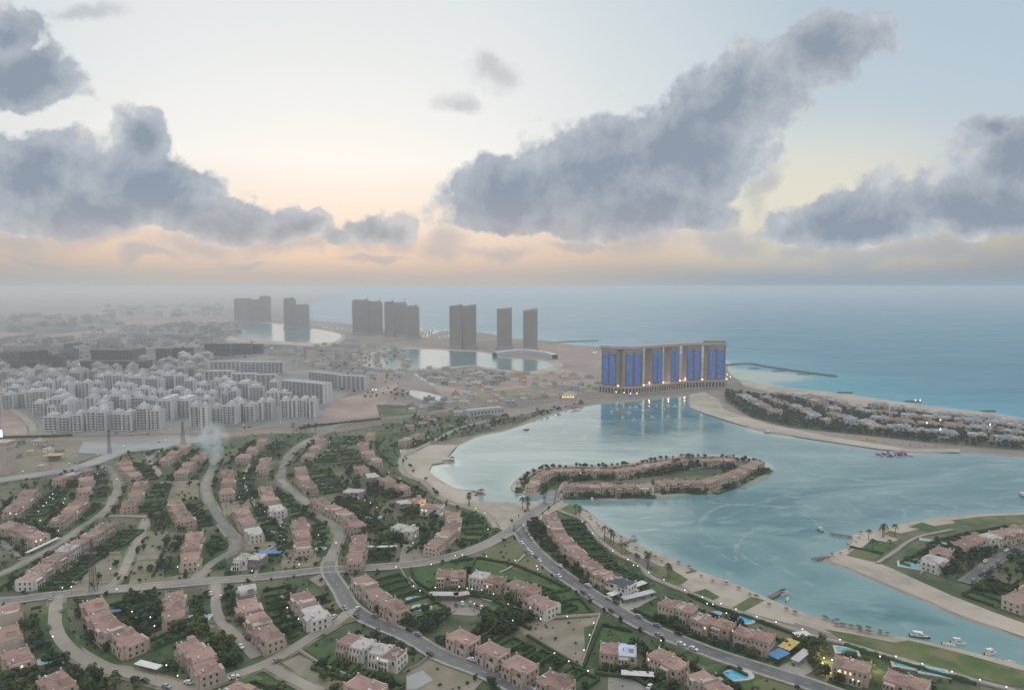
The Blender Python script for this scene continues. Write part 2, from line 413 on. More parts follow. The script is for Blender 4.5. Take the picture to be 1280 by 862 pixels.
def ribbon_pts(line, w0, off=0.):
    L, Rr = [], []
    n = len(line)
    for i in range(n):
        a = line[max(i - 1, 0)]; b = line[min(i + 1, n - 1)]
        t = Vector((b[0] - a[0], b[1] - a[1], 0)).normalized(); nn = Vector((-t.y, t.x, 0))
        p = Vector((line[i][0], line[i][1], 0))
        L.append(p + nn * (off + w0 / 2)); Rr.append(p + nn * (off - w0 / 2))
    return L, Rr
def ribbon(name, line, width, z, m, thick=0., off=0., kind='structure'):
    L, Rr = ribbon_pts(line, width, off); b = MB(); n = len(line)
    for i in range(n - 1):
        b.quad([(Rr[i].x, Rr[i].y, z), (Rr[i + 1].x, Rr[i + 1].y, z), (L[i + 1].x, L[i + 1].y, z), (L[i].x, L[i].y, z)])
        if thick:
            for S, s in ((L, 1), (Rr, -1)):
                q = [(S[i].x, S[i].y, z), (S[i + 1].x, S[i + 1].y, z), (S[i + 1].x, S[i + 1].y, z - thick), (S[i].x, S[i].y, z - thick)]
                b.quad(q if s > 0 else q[::-1])
    o = b.build(name, (m,))
    if kind: o['kind'] = kind
    return o
def along(line, step, start=0.):
    out = []; acc = start
    for i in range(len(line) - 1):
        a = Vector((line[i][0], line[i][1], 0)); b = Vector((line[i + 1][0], line[i + 1][1], 0)); Ln = (b - a).length
        while acc <= Ln and Ln > 0:
            t = (b - a) / Ln; out.append((a + t * acc, t)); acc += step
        acc -= Ln
    return out
def inpoly(x, y, pts):
    c = False; n = len(pts); j = n - 1
    for i in range(n):
        xi, yi, xj, yj = pts[i][0], pts[i][1], pts[j][0], pts[j][1]
        if (yi > y) != (yj > y) and x < (xj - xi) * (y - yi) / (yj - yi) + xi: c = not c
        j = i
    return c
def scatter(pts, n, mind=0.):
    xs = [p[0] for p in pts]; ys = [p[1] for p in pts]; out = []; tries = 0
    while len(out) < n and tries < n * 30:
        tries += 1
        x = random.uniform(min(xs), max(xs)); y = random.uniform(min(ys), max(ys))
        if not inpoly(x, y, pts): continue
        if mind and any((x - a) ** 2 + (y - b) ** 2 < mind * mind for a, b in out): continue
        out.append((x, y))
    return out

# ================================================================ haze
def make_haze():
    b = MB(); S = 47000
    b.box(-S, S, -S, S, -3.2, 186)
    m = bpy.data.materials.new('haze_air'); m.use_nodes = True; t = NT(m.node_tree); t.n.clear()
    vol = t.add('ShaderNodeVolumePrincipled')
    vol.inputs['Color'].default_value = (.82, .855, .885, 1); vol.inputs['Density'].default_value = HAZE
    vol.inputs['Anisotropy'].default_value = .5
    o = t.add('ShaderNodeOutputMaterial'); t.l.new(vol.outputs[0], o.inputs['Volume'])
    ob = b.build('haze', (m,)); ob['kind'] = 'stuff'; ob['label'] = 'pale evening haze over the whole city and sea'
HAZE = 0.00018
make_haze()

# ================================================================ sea and land
SHORE_LAGOON = [(862, 493), (862, 502), (865, 509), (880, 515), (900, 521), (930, 531), (960, 540), (1000, 545), (1050, 553), (1100, 560), (1150, 565), (1200, 564), (1240, 567), (1280, 570), (1420, 580)]
SHORE_WEST = [(862, 493), (830, 496), (790, 500), (755, 503), (730, 507), (705, 512), (680, 520), (655, 529), (630, 537), (600, 543), (585, 549), (570, 556), (556, 562), (553, 568), (556, 573), (566, 575),
              (564, 578), (553, 577), (545, 577), (534, 581), (536, 590), (548, 599), (560, 606), (575, 611), (590, 612), (604, 615), (602, 618), (593, 614), (587, 618), (595, 624), (610, 626), (640, 628), (668, 627), (690, 624), (697, 628),
              (712, 630), (727, 634), (745, 648), (760, 658), (775, 668), (800, 682), (845, 700), (870, 712), (900, 722), (930, 734), (960, 747), (985, 758), (1024, 771), (1060, 781), (1100, 791), (1150, 800), (1200, 811), (1240, 821), (1280, 832), (1400, 866)]
COAST = [(400, 361.5), (430, 365), (420, 372), (398, 377), (386, 383), (384, 391), (388, 399), (410, 402), (440, 404), (470, 409), (510, 412), (552, 413), (600, 415), (640, 422), (680, 425), (700, 428), (720, 431), (745, 433), (800, 437), (860, 443),
         (905, 452), (908, 462), (920, 473), (940, 478), (970, 484), (1010, 488), (1060, 494), (1100, 500), (1150, 507), (1200, 513), (1240, 517), (1280, 525), (1420, 548)]
far0 = G(395, 362); k = 44000 / far0.length
land_pts = [Vector((-14500, 41000, 0)), Vector((-11000, 41500, 0))] + smoothline(Gl(COAST), False, 3) + smoothline(Gl(SHORE_LAGOON), False, 3)[::-1] + smoothline(Gl(SHORE_WEST), False, 3)[1:] + \
    [Vector((900, 150, 0)), Vector((1500, -800, 0)), Vector((1500, -4000, 0)), Vector((-20000, -4000, 0)), Vector((-41000, 10000, 0)), Vector((-41000, 41000, 0))]
ISLAND = [(640, 608), (645, 600), (655, 592), (668, 586), (700, 581), (750, 581), (780, 579), (800, 575), (820, 572), (850, 569), (880, 568), (905, 569), (930, 571), (950, 577), (960, 584), (956, 592), (945, 600), (920, 607),
          (895, 612), (860, 616), (820, 620), (780, 623), (740, 622), (700, 619), (675, 618), (655, 616), (643, 613)]
island_pts = smoothline(Gl(ISLAND), True, 3)
EAST = [(1420, 628), (1280, 640), (1230, 642), (1190, 645), (1150, 650), (1120, 656), (1090, 663), (1066, 668), (1067, 675), (1058, 685), (1040, 691), (1030, 697), (1040, 702), (1058, 708), (1092, 722), (1128, 737), (1164, 752), (1200, 768), (1244, 783), (1280, 795), (1420, 850)]
east_pts = smoothline(Gl(EAST), False, 3)
sheet('ground', land_pts, 0.0, M['ground'])
sheet('island_ground', island_pts, 0.0, M['scrub'])
sheet('east_ground', east_pts + [Vector((1400, 300, 0)), Vector((1500, 800, 0))], 0.0, M['scrub'])
POND_L = [(284, 405), (300, 403), (330, 404), (352, 406), (385, 410), (424, 417), (420, 426), (400, 429), (360, 427), (310, 425), (290, 421), (308, 414), (290, 409)]
POND_C = [(455, 452), (468, 442), (500, 437), (540, 437), (575, 439), (605, 441), (625, 447), (660, 449), (692, 453), (688, 459), (660, 464), (630, 462), (604, 459), (590, 456), (560, 459), (520, 461), (480, 459)]
POND_S = [[(517, 468), (530, 469), (546, 477), (540, 481), (530, 476)], [(508, 490), (524, 489), (556, 497), (552, 500), (526, 499)]]
# sloping sand edge down under the water
def slope(line, wdt, name='shore_slope', closed=False):
    b = MB(); n = len(line); b_out = []
    L, Rr = ribbon_pts(line, 2 * wdt)
    return L, Rr
def shore_edge(line, wdt, side, name):
    L, Rr = ribbon_pts(line, 2 * wdt); O = L if side > 0 else Rr; b = MB()
    for i in range(len(line) - 1):
        q = [(line[i].x, line[i].y, 0), (line[i + 1].x, line[i + 1].y, 0), (O[i + 1].x, O[i + 1].y, -1.6), (O[i].x, O[i].y, -1.6)]
        b.quad(q if side < 0 else q[::-1])
    o = b.build(name, (M['wetsand'],)); o['kind'] = 'structure'
lag_line = smoothline(Gl(SHORE_LAGOON), False, 3); west_line = smoothline(Gl(SHORE_WEST), False, 3); coast_line = smoothline(Gl(COAST), False, 3)[12:]
def side_of(line, p):
    best = min(range(len(line) - 1), key=lambda i: (line[i] - p).length)
    t = line[best + 1] - line[best]; q = p - line[best]
    return 1 if t.x * q.y - t.y * q.x > 0 else -1
mid_lagoon = G(800, 640)
shore_edge(lag_line, 3.5, side_of(lag_line, G(1000, 600)), 'shore_slope')
shore_edge(west_line, 3.5, side_of(west_line, G(640, 580)), 'shore_slope')
shore_edge(coast_line, 5., side_of(coast_line, G(1100, 470)), 'shore_slope')
isl_closed = island_pts + [island_pts[0]]
shore_edge(isl_closed, 2.5, side_of(isl_closed, G(700, 680)), 'shore_slope')
shore_edge(east_pts, 3., side_of(east_pts, G(1000, 650)), 'shore_slope')

def water_material():
    m = bpy.data.materials.new('sea_water'); m.use_nodes = True; t = NT(m.node_tree); b = t.n['Principled BSDF']
    pos = t.add('ShaderNodeNewGeometry').outputs['Position']
    a = t.add('ShaderNodeAttribute', attribute_name='shallow').outputs['Fac']
    s2 = t.add('ShaderNodeAttribute', attribute_name='lagoon').outputs['Fac']
    patch = t.noise(t.vec('MULTIPLY', pos, (.0026, .0085, 1.)), 1., 6, .62, 2.2)
    deep = t.mix(s2, (.028, .165, .255, 1), (.060, .165, .178, 1))
    deep = t.mix(t.smooth(patch, .38, .70), deep, t.mix(s2, (.042, .20, .285, 1), (.19, .30, .30, 1)))
    sw = t.noise(t.vec('MULTIPLY', pos, (.0045, .011, 1.)), 1., 3, .5, 3.2); sw2 = t.noise(t.vec('MULTIPLY', pos, (.010, .030, 1.)), 1., 4, .6, 2.)
    line_ = t.math('MULTIPLY', t.smooth(t.math('ABSOLUTE', t.math('SUBTRACT', sw, .5)), .0, .045, 1., 0.), t.smooth(sw2, .38, .62))
    deep = t.mix(t.math('MULTIPLY', t.math('MULTIPLY', line_, s2), .55), deep, (.27, .36, .35, 1))
    shal = t.mix(s2, (.06, .28, .35, 1), (.17, .28, .28, 1))
    wob = t.math('ADD', a, t.math('MULTIPLY_ADD', t.noise(pos, .03, 4, .6), .3, -.15))
    c = t.mix(t.smooth(wob, .12, .78), deep, shal)
    c = t.mix(t.smooth(wob, .74, 1.0), c, (.36, .42, .37, 1))
    t.set(b.inputs['Base Color'], c)
    ro = t.math('MULTIPLY_ADD', t.smooth(t.noise(t.vec('MULTIPLY', pos, (.004, .011, 1.)), 1., 4, .6, 1.2), .35, .65), .15, .05)
    ro = t.math('ADD', ro, t.math('MULTIPLY', t.math('SUBTRACT', 1., s2), .30))
    t.set(b.inputs['Roughness'], ro); b.inputs['IOR'].default_value = 1.33; b.inputs['Specular IOR Level'].default_value = .5
    h = t.math('ADD', t.noise(t.vec('MULTIPLY', pos, (.16, .30, 1.)), 1., 4, .6), t.math('MULTIPLY', t.noise(t.vec('MULTIPLY', pos, (.03, .07, 1.)), 1., 3, .55), 2.2))
    bn = t.add('ShaderNodeBump'); bn.inputs['Strength'].default_value = 1.; bn.inputs['Distance'].default_value = .075
    t.set(bn.inputs['Height'], h); t.l.new(bn.outputs[0], b.inputs['Normal'])
    return m
M['water'] = water_material()
def segdist(P, lines):
    best = np.full(len(P), 1e9)
    for ln in lines:
        A = np.array([(p[0], p[1]) for p in ln]); 
        for i in range(len(A) - 1):
            a, b = A[i], A[i + 1]; ab = b - a; L2 = (ab ** 2).sum()
            if L2 == 0: continue
            t_ = np.clip(((P - a) @ ab) / L2, 0, 1)
            q = a + t_[:, None] * ab
            best = np.minimum(best, np.hypot(P[:, 0] - q[:, 0], P[:, 1] - q[:, 1]))
    return best
def make_sea():
    az = np.concatenate([np.arange(-180, -64, 12.), np.arange(-64, 64.01, .8), np.arange(72, 181, 12.)])
    rr = [240.]
    while rr[-1] < 44000: rr.append(rr[-1] * (1.013 if rr[-1] < 3000 else 1.05))
    rr = [1.] + rr; rr = np.array(rr)
    A, Rg = np.meshgrid(np.radians(az), rr)
    P = np.stack([Rg.ravel() * np.sin(A.ravel()), Rg.ravel() * np.cos(A.ravel())], 1)
    na, nr = len(az), len(rr)
    i = np.arange(nr - 1)[:, None] * na + np.arange(na - 1)[None, :]
    Fq = np.stack([i, i + 1, i + 1 + na, i + na], -1).reshape(-1, 4)[:, ::-1]
    me = bpy.data.meshes.new('sea')
    me.vertices.add(len(P)); me.loops.add(Fq.size); me.polygons.add(len(Fq))
    co = np.zeros((len(P), 3)); co[:, :2] = P; co[:, 2] = -1.0
    me.vertices.foreach_set('co', co.ravel()); me.loops.foreach_set('vertex_index', Fq.ravel().astype(np.int32))
    me.polygons.foreach_set('loop_start', np.arange(len(Fq)) * 4); me.update(calc_edges=True)
    near = Rg.ravel() < 3500
    lag = np.zeros(len(P)); sh = np.zeros(len(P))
    dl = np.full(len(P), 1e9); ds = np.full(len(P), 1e9)
    dl[near] = segdist(P[near], [lag_line, west_line, isl_closed, east_pts]); ds[near] = segdist(P[near], [coast_line])
    # lagoon side: nearer to a lagoon shore than to the open coast
    lag = np.where(dl < ds, 1., 0.); lag = np.where(near, np.clip(.5 + (ds - dl) / 120., 0, 1), 0.)
    sh_l = .9 * np.clip(1 - dl / 34., 0, 1) ** 1.6
    sh_s = np.exp(-ds / 260.) * .75 + np.clip(1 - ds / 26., 0, 1) * .5
    c0 = G(925, 545, -1); c1 = G(1040, 575, -1)                     # broad shoals off the sand spit
    g0 = np.exp(-(((P[:, 0] - c0.x) / 95.) ** 2 + ((P[:, 1] - c0.y) / 62.) ** 2)); g1 = np.exp(-(((P[:, 0] - c1.x) / 190.) ** 2 + ((P[:, 1] - c1.y) / 70.) ** 2))
    c2 = G(560, 590, -1); g2 = np.exp(-(((P[:, 0] - c2.x) / 46.) ** 2 + ((P[:, 1] - c2.y) / 60.) ** 2))
    c3 = G(960, 470, -1); g3 = np.exp(-(((P[:, 0] - c3.x) / 170.) ** 2 + ((P[:, 1] - c3.y) / 110.) ** 2))
    sh = np.clip(np.maximum(np.where(lag > .5, sh_l, sh_s), 0) + .62 * g0 + .34 * g1 + .55 * g2 + .55 * g3, 0, 1)
    for nm, arr in (('shallow', sh), ('lagoon', lag)):
        at = me.attributes.new(nm, 'FLOAT', 'POINT'); at.data.foreach_set('value', arr.astype(np.float32))
    link('sea', me, (M['water'],))['kind'] = 'structure'
make_sea()
def pondmat():
    m = bpy.data.materials.new('crystal_lagoon_water'); m.use_nodes = True; t = NT(m.node_tree); b = t.n['Principled BSDF']
    pos = t.add('ShaderNodeNewGeometry').outputs['Position']
    t.set(b.inputs['Base Color'], t.mix(t.smooth(t.noise(pos, .006, 4), .35, .65), (.045, .15, .17, 1), (.07, .19, .20, 1)))
    b.inputs['Roughness'].default_value = .15; b.inputs['IOR'].default_value = 1.33
    bn = t.add('ShaderNodeBump'); bn.inputs['Distance'].default_value = .3
    t.set(bn.inputs['Height'], t.noise(pos, .2, 3)); t.l.new(bn.outputs[0], b.inputs['Normal'])
    return m
M['pond'] = pondmat()
for P_ in [POND_L, POND_C] + POND_S:
    ln = Gl(P_); c = sum(ln, Vector()) / len(ln)
    sheet('lagoon_beach', [c + (p - c) * 1.08 + Vector((0, (p.y - c.y) * .12, 0)) for p in ln], .25, M['sand'], smooth_n=3)
    sheet('crystal_lagoon', ln, .5, M['pond'], smooth_n=3)

# ---------------------------------------------------------------- ground cover: z steps keep the sheets apart
ZC = [0.04]
def zl(base=None):
    ZC[0] += .004; return ZC[0]
RESID = [(-60, 612), (60, 592), (128, 566), (200, 552), (256, 548), (330, 542), (420, 540), (470, 532), (508, 528), (512, 562), (500, 572), (502, 588), (530, 604), (560, 626), (608, 644), (650, 655), (690, 632), (730, 650), (764, 690), (800, 708), (860, 742), (910, 762), (972, 780), (1050, 803), (1154, 833), (1258, 861), (1330, 890), (1330, 1000), (-100, 1000)]
sheet('garden_ground', Gl(RESID), zl(), M['scrub'])
BEACH_W = [(500, 562), (528, 556), (556, 556), (572, 556), (560, 570), (566, 576), (540, 580), (536, 588), (552, 603), (575, 612), (606, 614), (592, 618), (600, 626), (650, 627), (690, 625), (712, 630), (690, 640), (672, 652), (655, 664), (632, 664), (616, 656), (584, 634), (552, 620), (530, 603), (508, 590), (500, 578)]
sheet('beach', Gl(BEACH_W), zl(), M['sand'], smooth_n=0)
sheet('beach', Gl([(862, 493), (880, 490), (898, 498), (905, 512), (960, 530), (1040, 546), (1130, 560), (1200, 561), (1200, 565), (1150, 565), (1100, 561), (1000, 546), (930, 532), (880, 516), (863, 509)]), zl(), M['sand'])
sheet('beach', Gl([(920, 472), (970, 483), (1060, 493), (1150, 506), (1240, 516), (1280, 524), (1420, 547), (1420, 560), (1280, 540), (1200, 524), (1100, 511), (1040, 504), (980, 494), (930, 482)]), zl(), M['sand'])
ribbon('beach', [p for p in east_pts], 13, zl(), M['sand'], off=-6.5 * side_of(east_pts, G(1000, 650)))
sheet('beach', Gl([(1032, 697), (1058, 708), (1092, 722), (1128, 737), (1164, 752), (1200, 768), (1244, 783), (1290, 799), (1290, 782), (1240, 764), (1190, 744), (1150, 726), (1110, 708), (1090, 700), (1064, 690), (1072, 672), (1090, 664), (1112, 664), (1130, 672), (1100, 682), (1066, 668)][:-1]), zl(), M['sand'])
i0 = next(i for i, p in enumerate(west_line) if p.y < G(727, 634).y and p.x > 30)
sh_line = west_line[i0:]
ribbon('beach', sh_line, 15, zl(), M['sand'], off=-7.5 * side_of(west_line, G(900, 680)))
sheet('beach', Gl([(856, 718), (900, 728), (960, 752), (1000, 768), (992, 780), (960, 772), (930, 764), (905, 756), (872, 744), (850, 730)]), zl(), M['sand'])
ribbon('beach', isl_closed, 8, zl(), M['sand'], off=-4. * side_of(isl_closed, G(700, 680)))
def plot(m, lst, name='bare_plot', z=None): return sheet(name, Gl(lst), zl(), M[m])
# the dusty far plain and the building land round the inner lagoons
plot('sandlot', [(394, 517), (420, 500), (470, 486), (500, 478), (470, 520), (420, 526)], 'building_land')
plot('sandlot', [(600, 468), (690, 458), (745, 470), (746, 490), (690, 496), (620, 490), (560, 505), (540, 480)], 'building_land')
plot('sandlot', [(700, 428), (760, 440), (748, 462), (690, 452)], 'building_land')
plot('sandlot', [(200, 512), (236, 512), (238, 548), (196, 546)], 'building_land')
plot('sandlot', [(2, 500), (28, 512), (64, 528), (64, 546), (0, 546)], 'building_land')
plot('sandlot', [(0, 405), (60, 400), (150, 402), (240, 400), (180, 412), (90, 420), (0, 420)], 'building_land')
plot('scrub', [(470, 505), (540, 508), (640, 522), (700, 505), (640, 534), (590, 544), (545, 552), (510, 562), (480, 540)], 'shrub_ground')
plot('dirt', [(585, 492), (690, 480), (745, 484), (690, 492), (590, 502)], 'shrub_ground')
plot('citypave', [(0, 470), (120, 456), (350, 450), (470, 470), (410, 508), (396, 526), (256, 538), (100, 543), (40, 538), (30, 518), (0, 506)], 'city_ground')
plot('plain', [(-40, 376), (240, 372), (330, 386), (290, 400), (120, 396), (-40, 398)], 'plain')
plot('plaindark', [(-40, 396), (60, 392), (140, 398), (160, 410), (60, 418), (-40, 412)], 'plain')
plot('plaindark', [(300, 430), (440, 424), (520, 436), (500, 462), (440, 470), (360, 452)], 'plain')
plot('plain', [(0, 385), (200, 380), (290, 392), (280, 404), (200, 398), (0, 402)], 'plain')
plot('plaindark', [(150, 408), (280, 404), (300, 424), (250, 432), (180, 428), (140, 420)], 'plain')
plot('plaindark', [(0, 440), (60, 430), (200, 430), (330, 430), (340, 444), (200, 456), (0, 470)], 'plain')
for q_ in ([(82, 395), (108, 394), (112, 396), (86, 397)], [(116, 392), (132, 390.5), (134, 392), (118, 394)], [(150, 388), (232, 384.5), (234, 386), (152, 390)], [(98, 406), (126, 406), (128, 407.5), (100, 407.5)], [(200, 391), (244, 389), (246, 390.5), (202, 392.5)]): plot('paleroad', q_, 'pale_sheet')  # flat sheets added for the pale stripes of the far plain
# peninsula gardens
plot('scrub', [(906, 487), (980, 496), (1060, 508), (1160, 520), (1280, 540), (1420, 566), (1420, 574), (1280, 563), (1230, 560), (1160, 553), (1100, 546), (1040, 540), (985, 534), (940, 522), (906, 503)], 'garden_ground')
# bare plots and lawns of the villa quarter
plot('dirt', [(352, 828), (374, 818), (436, 848), (410, 862), (384, 850)])
plot('dirt', [(644, 780), (748, 770), (726, 836), (692, 818), (660, 798)])
plot('dirt', [(508, 842), (538, 818), (604, 850), (584, 872), (508, 872)])
plot('dirt', [(350, 690), (404, 690), (396, 708), (352, 710)])
plot('dirt', [(504, 680), (548, 684), (556, 697), (514, 706), (498, 704)])
plot('dirt', [(74, 714), (108, 692), (152, 694), (146, 732), (80, 742)])
plot('dirt', [(166, 702), (206, 700), (204, 722), (240, 716), (238, 728), (160, 736)])
plot('dirt', [(184, 664), (210, 664), (206, 698), (170, 700)])
plot('dirt', [(200, 602), (248, 600), (248, 622), (200, 628)])
plot('dirt', [(276, 628), (318, 624), (326, 634), (298, 636), (280, 648)])
plot('dirt', [(304, 672), (352, 664), (352, 690), (306, 688)])
plot('dirt', [(0, 560), (60, 552), (98, 560), (96, 590), (0, 600)])
plot('lawn_c', [(590, 692), (642, 670), (664, 692), (640, 706), (602, 706), (580, 702)], 'lawn')
plot('lawn_b', [(512, 712), (560, 704), (604, 702), (660, 716), (716, 740), (740, 772), (640, 776), (600, 744), (556, 738), (520, 740)], 'lawn')
plot('lawn_c', [(664, 696), (690, 708), (716, 732), (690, 726), (660, 714), (636, 708)], 'lawn')
plot('lawn_d', [(1030, 786), (1064, 792), (1118, 803), (1136, 800), (1194, 814), (1280, 838), (1330, 852), (1330, 868), (1260, 856), (1224, 848), (1150, 829), (1108, 815), (1056, 800)], 'lawn')
plot('lawn_d', [(808, 708), (834, 708), (860, 724), (852, 730), (838, 730), (822, 718)], 'lawn')
plot('lawn_b', [(866, 740), (882, 736), (900, 746), (886, 752)], 'lawn')
plot('lawn_d', [(914, 760), (938, 746), (956, 750), (928, 765)], 'lawn')
plot('lawn_c', [(1058, 694), (1070, 684), (1100, 694), (1092, 702)], 'lawn')
plot('lawn_b', [(1078, 684), (1090, 674), (1122, 680), (1104, 690)], 'lawn')
plot('lawn_d', [(1104, 667), (1112, 663), (1138, 670), (1130, 676)], 'lawn')
plot('lawn_b', [(1136, 658), (1152, 653), (1170, 658), (1162, 664)], 'lawn')
plot('lawn_d', [(1190, 650), (1230, 645), (1280, 643), (1400, 636), (1400, 648), (1280, 654), (1228, 656), (1196, 655)], 'lawn')
plot('lawn_b', [(1228, 742), (1290, 760), (1290, 776), (1240, 758)], 'lawn')
plot('lawn_b', [(380, 810), (402, 800), (424, 826), (408, 830)], 'lawn')
plot('lawn_b', [(730, 784), (746, 780), (762, 792), (758, 832), (732, 836)], 'lawn')
plot('lawn_b', [(746, 786), (790, 792), (800, 800), (790, 810), (764, 800)], 'lawn')
plot('lawn_b', [(822, 800), (836, 796), (866, 810), (852, 818), (826, 808)], 'lawn')
plot('lawn_b', [(864, 814), (872, 812), (902, 824), (884, 832), (866, 824)], 'lawn')
plot('lawn_b', [(882, 838), (906, 826), (944, 842), (960, 852), (930, 862), (900, 846)], 'lawn')
plot('lawn_b', [(578, 640), (596, 634), (612, 650), (612, 664), (586, 672), (566, 672)], 'lawn')
plot('lawn_c', [(940, 852), (955, 848), (1010, 868), (960, 880)], 'lawn')
plot('lawn_d', [(296, 846), (318, 842), (330, 848), (316, 856), (300, 856)], 'lawn')
plot('lawn_c', [(712, 630), (728, 640), (716, 644), (702, 636)], 'lawn')
plot('lawn_c', [(754, 668), (770, 678), (792, 692), (778, 692), (756, 676)], 'lawn')
plot('lawn_b', [(314, 706), (340, 706), (336, 716), (312, 716)], 'lawn')
plot('lawn_c', [(280, 714), (308, 708), (310, 716), (280, 720)], 'lawn')

# ---------------------------------------------------------------- roads
ZR = [0.47]; ZV = [.30]
ROADS = {}
ZL = [0]
def zlawn(): ZL[0] += 1; return .445 + (ZL[0] % 5) * .004
def road(key, lst, width, m='road', verge=3., name='road', n=5, walk=False, line=False):
    width *= .78; verge *= .75
    pts = smoothline(Gl(lst), False, n); ROADS[key] = pts
    ZR[0] += .006
    ZV[0] += .004
    if verge: ribbon('verge', pts, width + 2 * verge, ZV[0], M['verge'])
    ribbon(name, pts, width, ZR[0], M[m])
    if walk:
        for s in (1, -1):
            ribbon('pavement', pts, 1.7, ZR[0] + .13, M['pave'], thick=.2, off=s * (width / 2 + .9))
    if line:
        b = MB()
        for p, t in along(pts, 9.):
            nn = Vector((-t.y, t.x, 0)) * .09; e = p + t * 3
            b.quad([(p - nn).to_tuple()[:2] + (ZR[0] + .008,), (e - nn).to_tuple()[:2] + (ZR[0] + .008,), (e + nn).to_tuple()[:2] + (ZR[0] + .008,), (p + nn).to_tuple()[:2] + (ZR[0] + .008,)])
        b.build('road_marking', (M['line'],))['kind'] = 'structure'
    return pts
road('highway', [(-120, 618), (0, 600), (60, 591), (112, 580), (160, 562), (230, 553), (256, 550)], 22, 'paleroad', 4)
plot('paleroad', [(98, 566), (104, 552), (160, 549), (232, 545), (258, 547), (236, 556), (190, 562), (130, 568)], 'paved_yard')
road('boulevard', [(-100, 553), (0, 547), (100, 545), (256, 540), (330, 534), (400, 529), (480, 523)], 10, 'road', 3)
road('city', [(380, 560), (420, 532), (500, 521), (600, 507), (690, 500), (760, 495), (830, 489), (900, 483)], 9, 'road', 3)
road('curve', [(-20, 506), (6, 509), (26, 519), (40, 532), (40, 544)], 10, 'dustroad', 3)
road('promenade', [(502, 570), (512, 566), (532, 556), (552, 546), (572, 536), (600, 528), (640, 520), (700, 508), (760, 497), (830, 490), (880, 484)], 5, 'pave', 3, 'promenade')
road('beach road', [(506, 566), (501, 574), (500, 582), (504, 590), (512, 596), (528, 602), (540, 612), (548, 621), (566, 630), (590, 636), (608, 643), (620, 660)], 5, 'dustroad', 2)
road('main road', [(-120, 757), (0, 752), (60, 745), (130, 738), (200, 732), (256, 727), (320, 722), (400, 713), (440, 711), (512, 706), (560, 697), (600, 684), (630, 669), (650, 655), (672, 638), (694, 622)], 9, 'road', 3, walk=True)
road('east avenue', [(646, 656), (652, 668), (662, 682), (680, 700), (712, 725), (760, 756), (800, 780), (850, 801), (900, 820), (950, 836), (1010, 855), (1080, 880)], 10, 'darkroad', 3, walk=True, line=True)
road('north lane', [(410, 712), (414, 694), (424, 668), (412, 652), (396, 640), (378, 624), (356, 606), (350, 594), (356, 578), (368, 562), (386, 550), (420, 536)], 8, 'road', 2.5)
road('west lane', [(238, 730), (254, 714), (268, 702), (292, 688), (295, 676), (284, 662), (271, 644), (264, 630), (258, 616), (259, 598), (266, 582), (272, 564)], 8, 'road', 2.5)
road('short lane', [(270, 727), (270, 745), (270, 760), (276, 776), (292, 792), (308, 808), (320, 822)], 7, 'dustroad', 2)
road('south street', [(412, 702), (412, 716), (426, 738), (436, 756), (456, 772), (480, 783), (512, 797), (552, 820), (592, 835), (624, 849), (660, 868), (700, 890)], 9.5, 'darkroad', 2.5, walk=True, line=True)
road('cross street', [(440, 762), (420, 778), (396, 792), (368, 810), (336, 828), (306, 840), (270, 852), (230, 868)], 8.5, 'dustroad', 2.5)
road('plot street', [(334, 830), (352, 842), (372, 852), (400, 866)], 7, 'dustroad', 2)
road('west street', [(72, 744), (69, 764), (70, 786), (80, 804), (98, 820), (128, 836), (152, 840), (176, 846), (206, 854), (240, 864)], 8, 'dustroad', 2.5)
road('dirt track', [(130, 739), (148, 724), (160, 702), (176, 668), (184, 648)], 7, 'dustroad', 2)
road('dirt track', [(184, 646), (160, 645), (132, 645)], 5, 'dustroad', 1.5)
road('northwest lane', [(124, 583), (136, 585), (144, 592), (146, 610), (138, 630), (122, 646), (100, 660), (82, 674), (40, 698), (14, 712), (-30, 730)], 7, 'road', 2.5)
road('edge lane', [(-30, 672), (0, 678), (18, 688), (34, 698)], 7, 'road', 2)
road('link lane', [(184, 570), (190, 580), (198, 592), (190, 597), (150, 604)], 5, 'dustroad', 1.5)
road('link lane', [(188, 574), (196, 566), (220, 556)], 5, 'dustroad', 1.5)
road('coast path', [(698, 638), (728, 650), (742, 668), (768, 690), (798, 706), (812, 720), (838, 732), (858, 740), (880, 748), (908, 760), (948, 773), (972, 780), (1008, 792), (1024, 797), (1050, 803), (1100, 817), (1154, 832), (1190, 842), (1224, 852), (1270, 864)], 3.2, 'pave', 1.5, 'path')
road('island road', [(694, 622), (700, 612), (712, 601), (760, 596), (810, 592), (850, 588), (880, 584), (900, 579)], 4, 'dustroad', 1)
road('east lane', [(1206, 729), (1226, 714), (1244, 701), (1268, 690), (1300, 680), (1400, 668)], 7, 'darkroad', 2)
road('east garden path', [(1096, 704), (1118, 690), (1134, 678), (1152, 670), (1190, 662)], 2.5, 'pave', 1, 'path')
road('garden path', [(318, 722), (332, 690), (346, 680), (352, 656), (340, 640), (318, 632), (308, 612), (306, 596), (312, 580)], 2.5, 'pave', 1, 'path')
road('court path', [(352, 744), (364, 778), (382, 788)], 2, 'pave', 0, 'path')
road('lawn path', [(512, 722), (524, 738)], 2, 'pave', 0, 'path')
road('lawn path', [(660, 690), (640, 708), (624, 716)], 2, 'pave', 0, 'path')
road('crescent path', [(552, 740), (580, 740), (608, 750), (636, 758), (660, 764)], 2.5, 'pave', 0, 'path')
road('lot drive', [(516, 790), (532, 782), (552, 770), (566, 762)], 5, 'road', 1)
plot('road', [(552, 752), (572, 752), (598, 756), (614, 763), (592, 770), (562, 768), (552, 762)], 'parking_lot')
plot('pave', [(966, 838), (1000, 820), (1022, 818), (1030, 830), (1000, 848)], 'paved_yard')
plot('road', [(760, 846), (790, 844), (830, 858), (850, 876), (760, 880)], 'parking_lot')
